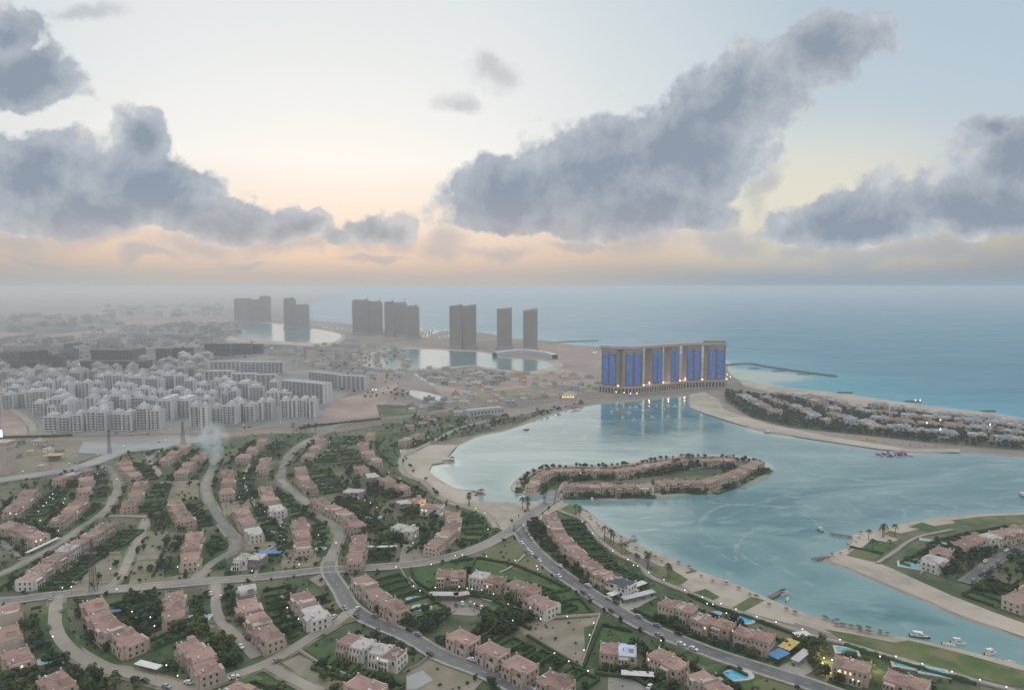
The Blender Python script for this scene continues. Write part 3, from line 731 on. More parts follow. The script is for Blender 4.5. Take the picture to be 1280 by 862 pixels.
plot('pave', [(764, 756), (800, 740), (822, 746), (792, 762), (778, 764)], 'parking_lot')
plot('paleroad', [(508, 846), (528, 838), (542, 850), (520, 862), (508, 862)], 'concrete_slab')
plot('paleroad', [(170, 740), (194, 736), (190, 752), (172, 756)], 'paved_yard')
plot('paleroad', [(200, 790), (256, 776), (270, 784), (210, 796)], 'paved_yard')
plot('dirt', [(386, 724), (404, 716), (420, 724), (400, 734)], 'bare_plot')
# ================================================================ villa prototypes
def villa_meshes():
    P_ = {}
    def walls(turret, ds):
        b = MB(); m_ = -1 if ds == 1 else 1
        def bx(x0, x1, *r, **k):
            if m_ < 0: x0, x1 = -x1, -x0
            b.box(x0, x1, *r, **k)
        bx(-6.55, 6.55, -5, 6, -.4, 7.3)
        if ds < 2:
            bx(-5.7, -.6, -6.7, -5.003, -.4, 6.9)
            bx(.4, 6.1, -6.5, -5.003, -.4, 3.5)
        else:
            bx(-6.1, 6.1, -6.6, -5.003, -.4, 3.5); bx(-1.9, 1.9, -6.7, -5.003, 3.503, 7.9, mt=1)
        if ds != 1: bx(-3.2, 5.2, 6.003, 7.8, -.4, 3.4)
        else: bx(-5.6, 1.0, 6.003, 8.3, -.4, 6.6, mt=1)
        for x, y in ((-6.2, -4.65), (6.2, -4.65), (-6.2, 5.65), (6.2, 5.65)):
            bx(x - .38, x + .38, y - .38, y + .38, 7.3, 8.75, 1)
        if ds < 2:
            for x in (-5.35, -.95): bx(x - .25, x + .25, -6.6, -6.1, 6.9, 7.7, 1)
            bx(.4, 6.1, -6.5, -6.3, 3.5, 4.3, 1); bx(5.9, 6.1, -6.297, -5.01, 3.5, 4.3, 1)
        else:
            bx(-6.1, -2., -6.6, -6.4, 3.503, 4.3, 1); bx(2., 6.1, -6.6, -6.4, 3.503, 4.3, 1)
        if ds != 1:
            bx(-3.2, 5.2, 7.6, 7.8, 3.4, 4.2, 1); bx(-3.2, -3., 6.01, 7.597, 3.4, 4.2, 1); bx(5., 5.2, 6.01, 7.597, 3.4, 4.2, 1)
        bx(-6.63, 6.63, -5.08, 6.08, 3.55, 3.75, 1)          # string course
        if ds == 2:                                          # roof terrace with parapet at one end
            bx(2.2, 6.55, -5., 6., 7.303, 7.5, 1); bx(2.2, 6.55, -5., -4.7, 7.503, 8.5); bx(2.2, 6.55, 5.7, 6., 7.503, 8.5); bx(6.25, 6.55, -4.697, 5.697, 7.503, 8.5)
        if turret:
            bx(1.2, 4.4, .6, 3.8, 7.3, 10.2); bx(1., 4.6, .4, 4., 10.2, 10.45, 1)
        return b
    def roof(turret, ds):
        b = MB(); m_ = -1 if ds == 1 else 1
        def hp(x0, x1, *r, **k):
            if m_ < 0: x0, x1 = -x1, -x0
            b.hip(x0, x1, *r, **k)
        if ds < 2: hp(-5.95, 5.95, -5.35, 6.35, 7.3, 8.75); hp(-5.8, -.5, -6.95, -3.2, 6.9, 8.0)
        else: hp(-6.0, 2.1, -5.35, 6.35, 7.3, 8.9)
        if turret: hp(.85, 4.75, .25, 4.15, 10.45, 11.4, thick=.15)
        return b
    for k, (wm, tm, rm) in dict(a=('wall', 'trim', 'roof'), p=('trim', 'trim', 'roof'), w=('wallw', 'wallw', 'roof'), c=('wallw', 'trim', 'roofg'), s=('wallw', 'wallw', 'roofd'), u=('wall', 'trim', 'roofb'), g=('concrete', 'concrete', 'roofg')).items():
        for tu in (0, 1):
            for ds in (0, 1, 2):
                P_['wall%s%d%d' % (k, tu, ds)] = walls(tu, ds).mesh('villa_wall', (M[wm], M[tm]))
                P_['roof%s%d%d' % (k, tu, ds)] = roof(tu, ds).mesh('villa_roof', (M[rm],))
    def win(w_, h_, arch=False):
        b = MB()
        b.box(-w_ / 2 - .14, w_ / 2 + .14, -.07, .02, -.14, h_ + .14, 0)
        b.box(-w_ / 2, w_ / 2, -.10, -.068, 0, h_, 1)
        b.box(-w_ / 2 - .25, w_ / 2 + .25, -.22, .02, -.28, -.142, 0)
        if arch:
            n = 7; k = len(b.v)
            pts = [(w_ / 2 * math.cos(math.pi * i / n), w_ / 2 * math.sin(math.pi * i / n)) for i in range(n + 1)]
            b.quad([(x, -.095, h_ + z) for x, z in pts], 1)
            pts = [((w_ / 2 + .2) * math.cos(math.pi * i / n), (w_ / 2 + .2) * math.sin(math.pi * i / n)) for i in range(n + 1)]
            b.quad([(x, -.075, h_ + z) for x, z in pts], 0)
        return b
    P_['win'] = win(1.15, 1.5).mesh('window', (M['trim'], M['glass']))
    P_['arch'] = win(1.3, 2.0, True).mesh('arched_window', (M['trim'], M['glass']))
    P_['winlit'] = win(1.15, 1.5).mesh('lit_window', (M['trim'], M['lit']))
    b = MB(); b.box(-1.5, 1.5, -1.1, -.002, 0, .18, 0); b.box(-1.5, 1.5, -1.1, -1.0, .18, 1.0, 0); b.box(-1.5, -1.4, -.998, -.002, .18, 1.0, 0); b.box(1.4, 1.5, -.998, -.002, .18, 1.0, 0)
    b.box(-1.0, 1.0, -.04, .01, .2, 2.4, 1)
    P_['balcony'] = b.mesh('balcony', (M['trim'], M['glass']))
    b = MB(); b.box(-.55, .55, -.09, .02, 0, 2.15, 0); b.box(-.75, .75, -.07, .02, 0, 2.4, 1)
    P_['door'] = b.mesh('door', (M['wood'], M['trim']))
    b = MB(); b.box(-.4, .4, -.3, .3, 0, 1.7, 0); b.box(-.5, .5, -.4, .4, 1.7, 1.85, 0)
    P_['chimney'] = b.mesh('chimney', (M['trim'],))
    b = MB(); b.box(-.95, .95, -.5, .5, 0, .12, 0); b.tube((-.9, 0, .75), (.9, 0, .75), .34, n=8, mi=1)
    P_['tank'] = b.mesh('water_tank', (M['concrete'], M['whitep']))
    return P_
VP = villa_meshes()
NUM = ['', 'one', 'two', 'three', 'four', 'five', 'six', 'seven', 'eight']
TREES = []      # (x, y, size, kind, phrase)
BUSH = []
RWD = {'main road': 7.5, 'east avenue': 8, 'north lane': 6.5, 'west lane': 6.5, 'short lane': 5.5, 'south street': 7.5, 'cross street': 6.5, 'west street': 6.5, 'plot street': 5.5, 'northwest lane': 6, 'edge lane': 5, 'east lane': 5.5, 'highway': 13, 'coast path': 2.6}
RNODES = np.array([(p.x, p.y, RWD[k_]) for k_ in RWD for p, t in along(ROADS[k_], 3.)])
def on_road(p, m=0.): return bool(np.any(np.hypot(RNODES[:, 0] - p[0], RNODES[:, 1] - p[1]) < RNODES[:, 2] + m))
def hedge_strip(b, pts, wd=.85, ht=1.5, z=0.15):
    line = []
    for i in range(len(pts) - 1):
        a, c = Vector((pts[i][0], pts[i][1], 0)), Vector((pts[i + 1][0], pts[i + 1][1], 0)); n = max(1, int((c - a).length / 1.7))
        line += [a + (c - a) * k / n for k in range(n)]
    line.append(Vector((pts[-1][0], pts[-1][1], 0)))
    run = []
    for p in line + [None]:
        if p is None or on_road(p):
            if len(run) > 2: hedge_run(b, run, wd, ht, z)
            run = []
        else: run.append(p)
def hedge_run(b, pts, wd, ht, z):
    line = []
    for i in range(len(pts) - 1):
        a, c = Vector((pts[i][0], pts[i][1], 0)), Vector((pts[i + 1][0], pts[i + 1][1], 0)); n = max(1, int((c - a).length / 1.7))
        line += [a + (c - a) * k / n for k in range(n)]
    line.append(Vector((pts[-1][0], pts[-1][1], 0)))
    L, Rr = ribbon_pts(line, 1.)
    base = len(b.v)
    for i, p in enumerate(line):
        nn = (L[i] - Rr[i]).normalized(); hw = wd / 2 * random.uniform(.75, 1.35); h = ht * random.uniform(.78, 1.2)
        b.v += [tuple(p - nn * hw + Vector((0, 0, z))), tuple(p - nn * hw * .9 + Vector((0, 0, z + h))), tuple(p + nn * hw * .9 + Vector((0, 0, z + h * random.uniform(.9, 1.1)))), tuple(p + nn * hw + Vector((0, 0, z)))]
    for i in range(len(line) - 1):
        q = base + i * 4
        for a in range(3): b.f.append((q + a, q + a + 1, q + a + 5, q + a + 4)[::-1]); b.mi.append(0)
    b.f.append((base, base + 1, base + 2, base + 3)); b.mi.append(0)
    e = base + (len(line) - 1) * 4; b.f.append((e + 3, e + 2, e + 1, e)); b.mi.append(0)

ROOTS = {}
def villa_unit(root, loc, rz, sx, kind, ends, detail, lit=0., sy=.86):
    tu = 1 if random.random() < .4 else 0; ds = random.choice((0, 0, 1, 1, 2)); fm = -1 if ds == 1 else 1
    if kind == 'a' and random.random() < .22: kind = 'p'
    h = inst('house', VP['wall%s%d%d' % (kind, tu, ds)], root, loc, rz, (sx, sy * random.uniform(.94, 1.06), random.uniform(.84, .94)))
    inst('roof', VP['roof%s%d%d' % (kind, tu, ds)], h)
    def W(kind_, x, y, z, r):
        if kind_ == 'win' and random.random() < lit: kind_ = 'winlit'
        o = inst({'win': 'window', 'arch': 'window', 'winlit': 'window', 'balcony': 'balcony', 'door': 'door'}[kind_], VP[kind_], h, (x, y, z), r)
    if detail >= 1:
        if ds < 2:
            for x in (-4.4, -2.0): W('win', fm * x, -6.7, 4.6, 0)
            W('arch', fm * -3.2, -6.7, .9, 0)
            W('balcony', fm * 3.2, -5.0, 3.75, 0); W('arch', fm * 2.0, -6.5, .6, 0); W('door', fm * 4.6, -6.5, 0, 0)
        else:
            W('arch', 0, -6.7, 4.6, 0); W('win', -4, -5, 4.6, 0); W('win', 4, -5, 4.6, 0)
            for x in (-4.4, -2.2, 3.6): W('arch', x, -6.6, .6, 0)
            W('door', 1., -6.6, 0, 0)
        if ds != 1:
            for x in (-4.6, -1.6, 1.6, 4.6): W('win', x, 6.0, 4.7, math.pi)
            for x in (-1.6, 1.0, 3.6): W('arch', x, 7.8, .6, math.pi)
        else:
            for x in (5., 3., .6): W('win', x, 8.3, 4.4, math.pi); W('arch', x, 8.3, .6, math.pi)
            W('balcony', -3.6, 6., 3.75, math.pi)
        for s in ends:
            for y in (-2.8, .6, 3.8):
                W('win', s * 6.55, y, 4.6, math.pi / 2 * s); W('win', s * 6.55, y, 1.2, math.pi / 2 * s)
        if detail >= 2:
            inst('chimney', VP['chimney'], h, (fm * -2.6, 2.2, 7.7)); inst('water_tank', VP['tank'], h, (4.2 if not tu else -4.2, -2.6, 7.95))
    return h
def row(phrase, cen, garden='E', gd=15, fd=9, kinds=None, single=None, nt=(1.2, .7), lit=.02, tanspx=None, colour=None, hedge=True, label=None):
    C_ = [G(a, b, 8.) for a, b in cen]
    for c in C_: c.z = 0
    n = len(C_)
    if n == 1:
        t0 = (G(*tanspx, 8.) - G(*cen[0], 8.)); t0.z = 0; T = [t0.normalized()]; pitch = [single or 15.5]
    else:
        T = []
        for i in range(n):
            a = C_[max(i - 1, 0)]; b = C_[min(i + 1, n - 1)]; T.append((b - a).normalized())
        pitch = [((C_[min(i + 1, n - 1)] - C_[i]).length + (C_[i] - C_[max(i - 1, 0)]).length) / (2 if 0 < i < n - 1 else 1) for i in range(n)]
    N_ = [Vector((-t.y, t.x, 0)) for t in T]
    want = {'E': Vector((1, 0, 0)), 'W': Vector((-1, 0, 0)), 'N': Vector((0, 1, 0)), 'S': Vector((0, -1, 0))}[garden]
    flip = N_[0].dot(want) < 0
    if flip: N_ = [-q for q in N_]
    mid = sum(C_, Vector()) / n; dist = mid.length
    kinds = kinds or 'a' * n
    cw = colour or ('terracotta-roofed' if kinds.count('a') >= n - 1 else 'mixed pale and terracotta')
    lab = label or ('%s villa %s' % (cw, phrase) if n == 1 else '%s attached %s villas %s' % (NUM[n], cw, phrase))
    root = thing('villa_row' if n > 1 else 'villa', lab, 'villa row' if n > 1 else 'villa', mid, 0, 'attached villas of the resort quarter')
    detail = 2 if dist < 620 else 1
    for i in range(n):
        ang = math.atan2(T[i].y, T[i].x) + (math.pi if flip else 0)
        ends = []
        if i == 0: ends.append(-1 if not flip else 1)
        if i == n - 1: ends.append(1 if not flip else -1)
        sx = min(max(pitch[i] / 13.3, .72), 1.32) * (.96 if n > 1 else 1.)
        villa_unit(root, C_[i] - mid + N_[i] * random.uniform(-1.3, 1.3) + Vector((0, 0, random.uniform(-.15, .35))), ang + random.uniform(-.015, .015), sx, kinds[i], ends, detail, lit)
    # boundaries between the plots
    B = []
    for i in range(n): 
        hw = T[i] * min(max(pitch[i], 11), 18) / 2
        if i == 0: B.append((C_[i] - hw, N_[i]))
        B.append((C_[i], N_[i]))
        if i < n - 1: B.append(((C_[i] + C_[i + 1]) / 2, (N_[i] + N_[i + 1]).normalized()))
        else: B.append((C_[i] + hw, N_[i]))
    if gd:
        lawn = MB(); hb = MB(); z = zlawn()
        for i in range(len(B) - 1):
            (p, a), (q, c) = B[i], B[i + 1]
            lawn.quad([(*(p + a * 7.5).xy, z), (*(q + c * 7.5).xy, z), (*(q + c * (7.5 + gd)).xy, z), (*(p + a * (7.5 + gd)).xy, z)], random.choice((0, 0, 0, 1, 1, 2)))
        lo = lawn.build('lawn', (M['lawn_a'], M['lawn_b'], M['lawn_c'])); lo['kind'] = 'structure'
        if hedge:
            for p, a in B: hedge_strip(hb, [p + a * 9.5, p + a * (7.5 + gd)], 1.1, random.uniform(1.4, 2.3))
            hedge_strip(hb, [p + a * (7.5 + gd) for p, a in B], 1.2, 1.9)
            if fd: hedge_strip(hb, [p - a * (7.2 + fd) for p, a in B], 1.2, 1.7)
            if hb.v: ho = hb.build('garden_hedge', (M['hedge'],))
            if hb.v: tag(ho, 'garden hedges of villas ' + phrase, 'hedge', 'garden hedges of the villa rows')
    Lr = (B[-1][0] - B[0][0]); 
    for k in range(int(n * nt[0] * 2.2)):
        i = random.randrange(len(B) - 1); t = random.random(); p = B[i][0].lerp(B[i + 1][0], t); a = B[i][1]
        if fd: q = p - a * (8.6 + random.random() * max(fd - 1, 1)); TREES.append((q.x, q.y, random.uniform(3.4, 6.6), random.choice((0, 0, 1, 2, 0, 2)), phrase))
    for k in range(int(n * nt[1] * 3)):
        i = random.randrange(len(B) - 1); t = random.random(); p = B[i][0].lerp(B[i + 1][0], t); a = B[i][1]
        if gd: q = p + a * (9 + random.random() * (gd - 2)); TREES.append((q.x, q.y, random.uniform(2.8, 5.6), random.choice((0, 0, 1, 2, 3)), phrase))
    for k in range(int(n * 16)):
        i = random.randrange(len(B) - 1); t = random.random(); p = B[i][0].lerp(B[i + 1][0], t); a = B[i][1]
        s = -1 if random.random() < .5 else 1
        q = p + a * s * (8.2 + random.random() * max((gd if s > 0 else fd) - 1, 1.5)); BUSH.append((q.x, q.y, random.uniform(.8, 2.1)))
    ROOTS[phrase] = root; return root

# ---- the rows south of the main road
row('at the left edge just south of the main road', [(10, 759), (7, 787), (20, 816)], 'E', 19, 0, nt=(0, 1.0))
row('in the bottom left corner', [(66, 850)], 'E', 12, 8, tanspx=(84, 866), single=19)
row('stepping down between two dusty streets at lower left', [(116, 754), (125, 769), (138, 781), (157, 795)], 'E', 17, 12, nt=(1.7, 1.2))
row('behind the long bright blue pool', [(217, 742), (217, 753), (216, 765)], 'E', 20, 13, nt=(1.6, 1.8))
row('on the corner of the dusty cross street', [(237, 803), (248, 816), (258, 830)], 'E', 20, 10, nt=(1.4, 2.2))
row('opposite the empty corner plot, topmost house still unfinished', [(308, 735), (311, 752), (320, 771), (338, 788)], 'E', 18, 8, kinds='gaaa', nt=(1.2, 1.3))
row('with a whitened second house above the cross street', [(380, 744), (394, 762)], 'E', 17, 12, kinds='ac', nt=(1.4, .9))
row('on the street corner beside the striped gardens', [(455, 724), (472, 738), (492, 754)], 'E', 20, 9, nt=(1.4, .3))
row('half white, above the shaded lawn', [(439, 794), (455, 799)], 'S', 14, 6, kinds='ac', nt=(.8, .8))
row('white-walled beside the construction yard', [(476, 809), (492, 813)], 'S', 8, 6, kinds='cw', nt=(.8, .6), colour='pale')
row('at the bottom edge under the bare corner plot', [(454, 854)], 'E', 9, 6, tanspx=(474, 862), single=18)
row('at the bottom edge left of the round lawn', [(298, 862)], 'E', 8, 6, tanspx=(316, 870), single=18)
# ---- crescent lawns and the triangle plot
row('facing the crescent lawn, squared to the view', [(555, 714), (573, 714)], 'S', 6, 5, nt=(.4, .2))
row('second on the crescent lawn with a pale terrace', [(600, 716), (621, 720)], 'S', 7, 5, kinds='ca', nt=(.4, .3), colour='half terracotta')
row('third on the crescent lawn', [(644, 728), (662, 734)], 'N', 10, 7, nt=(.5, .1))
row('below the crescent lawn above the triangular plot', [(668, 746), (682, 753)], 'N', 12, 9, kinds='aw', nt=(.8, .2))
row('topmost of four detached villas along the south street', [(577, 793)], 'N', 15, 8, tanspx=(596, 802), single=15, nt=(3.2, 1.8))
row('second of four detached villas along the south street', [(614, 809)], 'N', 16, 8, tanspx=(634, 819), single=14.5, nt=(3.2, 1))
row('third of four detached villas along the south street', [(652, 826)], 'N', 16, 8, tanspx=(672, 836), single=14.5, nt=(2.8, .8))
row('lowest of four detached villas along the south street', [(692, 849)], 'N', 16, 7, tanspx=(712, 859), single=15, nt=(2.4, 1))
row('with a blue sheet roof beside the fenced lawn', [(762, 806), (784, 808)], 'S', 6, 4, kinds='au', nt=(.5, .5), colour='pink and blue')
row('on the inland side of the avenue opposite the lit villa', [(826, 814), (846, 824)], 'S', 10, 4, nt=(.9, .8))
row('by the blue pool at the bottom of the avenue', [(878, 842), (896, 856)], 'N', 8, 6, nt=(1, .6))
row('first on the seaward side past the carports', [(837, 751), (858, 757)], 'S', 13, 7, nt=(.5, 1.5))
row('with one glowing yellow porch on the seaward side', [(881, 768), (904, 776)], 'S', 11, 9, nt=(.5, 1.2), lit=.05)
row('beside the round pool on the seaward side', [(932, 786), (954, 793)], 'S', 12, 7, nt=(.4, 1.4))
row('floodlit warm against its garden near the lower right', [(1056, 824), (1074, 829)], 'S', 9, 9, nt=(.6, 1.2), lit=.5, colour='warmly floodlit')
row('at the bottom edge beside the floodlit villa', [(1122, 842), (1146, 850)], 'S', 9, 6, nt=(.5, 1.))
# ---- long row between the avenue and the lagoon shore
row('between the avenue and the shore, upper run', [(688, 645), (694, 656), (701, 669), (716, 684)], 'E', 18, 16, kinds='waaa', nt=(2.6, .7))
row('between the avenue and the shore, middle run', [(724, 692), (736, 704), (752, 713), (764, 718)], 'E', 16, 15, nt=(2.4, .5))
row('closing the shore row, white under a slate roof', [(777, 724)], 'E', 11, 8, kinds='s', tanspx=(796, 730), single=15, nt=(1.6, .2), colour='slate-roofed white')
# ---- beside the beach
row('curving around the green wedge beside the beach', [(567, 642), (565, 655), (556, 666), (543, 676)], 'E', 16, 10, nt=(1.2, .2), kinds='waaa')
row('lit white under the beach road', [(541, 630)], 'E', 0, 6, tanspx=(560, 632), kinds='w', lit=.5, single=20, colour='lit pale')
# ---- northern blocks, right of the west lane
row('climbing behind the smoke beside the west lane', [(327, 548), (316, 558), (304, 568)], 'E', 18, 8, nt=(.8, .9))
row('small and alone right of the smoke', [(333, 573), (328, 581)], 'E', 9, 6, nt=(.8, .7))
row('standing in line just below the smoke', [(284, 588), (284, 598), (284, 611)], 'E', 14, 10, nt=(1.3, .8))
row('left of the upper north lane', [(402, 548), (394, 557), (386, 566)], 'E', 22, 6, nt=(.6, .3))
row('under a white rooftop right of the north lane', [(376, 584), (379, 595), (387, 605)], 'E', 22, 8, kinds='aaa', nt=(1.3, .4))
row('in the middle of the north block, lowest house whitened', [(332, 609), (337, 619), (347, 632)], 'E', 14, 6, kinds='aac', nt=(.8, .7))
row('right of the west lane above the parking yard', [(302, 636), (308, 648), (316, 661)], 'E', 14, 10, kinds='aac', nt=(1.2, .9))
row('left of the bend in the north lane', [(374, 652), (377, 664), (380, 678)], 'E', 14, 9, nt=(1.1, 1.))
row('slanting beside the north lane bend', [(402, 624), (416, 632), (430, 639), (444, 650)], 'N', 14, 9, nt=(1.5, 1.))
row('tall and narrow above the crossroads', [(448, 670), (446, 681), (443, 694)], 'E', 14, 10, nt=(1.2, 1.))
row('pale with a small pool above the main road', [(306, 693), (321, 694)], 'S', 8, 4, kinds='cg', nt=(.4, .4), colour='pale')
row('curving at the top near the long hotel grounds', [(463, 541), (454, 553), (461, 563), (471, 573)], 'W', 22, 8, nt=(.5, .6))
row('small grey roof left of the beach road', [(452, 582), (464, 592)], 'N', 8, 6, kinds='ag', nt=(1.2, 1.), colour='grey and pink')
row('with a round grey court among trees', [(443, 611)], 'N', 9, 6, kinds='g', tanspx=(458, 612), nt=(3.5, 3.), colour='grey-roofed', single=20)
row('just inside the beach road loop', [(484, 597), (501, 606)], 'N', 10, 8, kinds='aa', nt=(1.6, 1.4))
row('pinkish and low in a clump of trees', [(500, 655), (513, 657)], 'N', 8, 6, kinds='cc', nt=(2.6, 2.6), colour='pale pink')
row('at the far top beside the shrubbery', [(508, 548), (522, 542)], 'N', 8, 6, nt=(1.6, 1.))
row('reached by the beach road bend', [(522, 622), (505, 625)], 'N', 8, 6, nt=(2., 2.), kinds='ag')
# ---- north western blocks
row('at the top left of the smoke', [(231, 556), (219, 563), (208, 571)], 'E', 14, 5, nt=(.7, 1.))
row('below the smoke on the left', [(248, 569), (238, 577), (228, 586)], 'E', 14, 5, nt=(1., 1.2))
row('beside the paved yard at upper left', [(154, 576), (160, 583), (166, 590)], 'E', 12, 6, nt=(.9, .9))
row('leaning beside the curving northwest lane', [(174, 602), (168, 613), (161, 626)], 'E', 17, 8, nt=(1.2, 1.3))
row('above the striped dark gardens near the dirt track', [(220, 627), (224, 635), (229, 645)], 'E', 16, 12, nt=(1.4, 1.4))
row('above the bend of the west lane', [(243, 667), (240, 678), (235, 694)], 'E', 14, 12, nt=(1.6, 1.5))
row('small and square left of the northwest lane', [(106, 597), (105, 609)], 'E', 14, 14, nt=(1.2, 1.1))
row('arched and unfinished below the yellow tent', [(106, 585), (92, 590), (78, 595)], 'S', 7, 5, kinds='aga', nt=(.8, .8), colour='unfinished')
row('far left among bright garden lamps', [(38, 612), (30, 621), (18, 632)], 'E', 15, 8, nt=(1., .9))
row('slanting left of the northwest lane', [(97, 625), (87, 634), (75, 645)], 'E', 15, 8, nt=(1., 1.))
row('far left ending in a lit gable', [(12, 653), (26, 658), (44, 666)], 'S', 9, 9, nt=(1.1, 1.), lit=.3)
row('upper part of the long slanting left run', [(128, 656), (114, 665)], 'E', 18, 6, nt=(.8, .8))
row('middle part of the long slanting left run', [(99, 674), (86, 682), (70, 692)], 'E', 15, 6, nt=(.8, 1.), kinds='aca')
row('lower white end of the long slanting left run', [(52, 706), (36, 717)], 'E', 16, 8, kinds='aw', nt=(.8, 1.))
# ---- eastern headland
row('leading the eastern headland by a green pool', [(1166, 695), (1181, 686)], 'N', 8, 10, kinds='ca', nt=(2., .6), colour='tan')
row('on the eastern headland, middle run', [(1204, 676), (1220, 671), (1236, 667)], 'N', 12, 16, kinds='aac', nt=(2.4, .4))
row('on the eastern headland, far run', [(1252, 664), (1268, 661), (1284, 658)], 'N', 12, 18, nt=(2.4, .3))
row('at the right edge below the dark lane', [(1276, 744), (1294, 734)], 'W', 18, 6, nt=(.8, .4))
# ---- island
for ph, c, g_, kk in [('at the western tip of the island', [(666, 602), (675, 594), (684, 589)], 'W', 'aaa'),
                      ('on the island back shore, western run', [(697, 585.5), (712, 585.5), (727, 585.5), (742, 585.5), (757, 585.5)], 'N', 'aaaaa'),
                      ('on the island back shore, middle run', [(775, 585.5), (790, 583.5), (805, 581), (820, 578), (835, 575.5), (849, 573.5)], 'N', 'aaaaaa'),
                      ('on the island back shore, eastern run', [(882, 572.5), (897, 572.5), (912, 573)], 'N', 'aaa'),
                      ('on the island front shore, western run', [(711, 605), (727, 605), (743, 605), (759, 605)], 'S', 'aaaa'),
                      ('on the island front shore behind turquoise shades', [(774, 605.5), (787, 605), (806, 604.5)], 'S', 'aaw'),
                      ('on the island front shore, middle run', [(827, 600.5), (842, 599.5), (858, 599.5), (872, 599.5)], 'S', 'aaaa'),
                      ('on the island front shore, curving eastern run', [(886, 599), (899, 595), (912, 590.5), (924, 585.5), (936, 580), (946, 576.5)], 'S', 'aaaaaa')]:
    row(ph, c, g_, 7, 5, kinds=kk, nt=(1.2, 1.2), hedge=False)

# ================================================================ apartments
def ladder(b, x0, x1, prof):
    """one connected band: prof is a list of (y, z, material of the step that follows)"""
    k = len(b.v)
    for y, z, m_ in prof: b.v += [(x0, y, z), (x1, y, z)]
    for i in range(len(prof) - 1):
        q = k + 2 * i; b.f.append((q, q + 1, q + 3, q + 2)); b.mi.append(prof[i][2])
def bay_mesh(floors, wd, fh, ma):
    b = MB(); pr = [(-.05, .0, 0)]
    for k in range(floors):
        z = k * fh
        pr += [(-.9, z + .02, 0), (-.9, z + 1.05, 0), (-.8, z + 1.05, 0), (-.8, z + .2, 0), (-.05, z + .2, 1), (-.05, z + fh - .3, 0)]
    pr += [(-.05, floors * fh, 0), (.01, floors * fh, 0)]
    ladder(b, -wd / 2, wd / 2, pr)
    return b.mesh('balcony_stack', (M[ma], M['glass']))
def strip_mesh(floors, fh, ma='apt'):
    b = MB(); pr = [(.0, .5, 0), (-.06, .5, 0)]
    for k in range(floors): pr += [(-.06, k * fh + .9, 1), (-.06, k * fh + 2.5, 0)]
    pr += [(-.06, floors * fh, 0), (0, floors * fh, 0)]
    ladder(b, -.65, .65, pr)
    return b.mesh('window_column', (M[ma], M['glass']))
BAYS = {}
NOTAP = []
def block(x0, x1, yt, yb, label, dep=15, ma='apt', yb2=None, bw=2.7, gap=2.0, hut=True, group='apartment blocks of the pale city quarter', fh=3.3, plinth=True):
    a = G(x0, yb); c = G(x1, yb if yb2 is None else yb2)
    t = (c - a); Ln = t.length; ang = math.atan2(t.y, t.x)
    mid = G((x0 + x1) / 2, (yb + (yb2 or yb)) / 2); dist = mid.length
    hh = (yb - yt) / 853. * dist; hh = max(hh * .93, 7.); floors = max(2, int(round((hh - 1.) / fh))); hh = floors * fh + 1.2
    ang += random.uniform(-.13, .13) if hut else 0.
    if hut: Ln *= random.uniform(.86, .97)
    root = thing('apartment_block', label, 'apartment block', (a + c) / 2 + Vector((0, random.uniform(-5, 5) if hut else 0, 0)), ang, group)
    b = MB(); b.box(-Ln / 2, Ln / 2, 0, dep, -.5, hh, 0, mt=1)
    p = .9
    for q in ((-Ln / 2, Ln / 2, 0, .3), (-Ln / 2, Ln / 2, dep - .3, dep)): b.box(q[0], q[1], q[2], q[3], hh + .002, hh + p, 0)
    for q in ((-Ln / 2, -Ln / 2 + .3), (Ln / 2 - .3, Ln / 2)): b.box(q[0], q[1], .303, dep - .303, hh + .002, hh + p, 0)
    b.build('wall', (M[ma], M['aptroof'] if ma != 'darkconc' else M['darkconc']), root)
    key = (floors, bw, fh, ma)
    if key not in BAYS: BAYS[key] = (bay_mesh(floors, bw, fh, ma), strip_mesh(floors, fh, ma))
    n = max(1, int(Ln / (bw + gap)))
    for i in range(n):
        x = -Ln / 2 + (i + .5) * Ln / n
        inst('balcony_stack', BAYS[key][0], root, (x, 0, .5), 0)
        if n < 40 and gap > 1.8 and i < n - 1: inst('window_column', BAYS[key][1], root, (x + Ln / n / 2, 0, .5), 0)
    for s, r in ((1, math.pi / 2), (-1, -math.pi / 2)):
        for y in (dep * .3, dep * .72): inst('window_column', BAYS[key][1], root, (s * Ln / 2, y, .5), r)
    if hut:
        hb = MB(); nb_ = max(1, int(Ln / 26))
        for i in range(nb_):
            x0_ = -Ln / 2 + (i + random.uniform(.08, .3)) * Ln / nb_; x1_ = x0_ + Ln / nb_ * random.uniform(.35, .62)
            hb.box(x0_, x1_, 2.2, dep - 1.2, hh + .005, hh + 3.3, 0); hb.box((x0_ + x1_) / 2 - 2, (x0_ + x1_) / 2 + 2, dep * .4, dep * .4 + 4, hh + 3.305, hh + 5.4, 0)
        for i in range(0):
            x = -Ln / 2 + (i + .5) * Ln / max(1, int(Ln / 22)) + random.uniform(-2, 2)
            hb.box(x - 2.4, x + 2.4, dep * .35, dep * .35 + 5, hh + .005, hh + 2.9, 0)
        hb.build('stair_housing', (M[ma],), root)
    if plinth:
        pb = MB(); pb.box(-Ln / 2 - .4, Ln / 2 + .4, -1.6, -.003, -.4, .45, 0); pb.build('plinth', (M['concrete'],), root)
    return root
ORD = ['first', 'second', 'third', 'fourth', 'fifth', 'sixth', 'seventh', 'eighth', 'ninth', 'tenth', 'eleventh', 'twelfth', 'thirteenth', 'fourteenth']
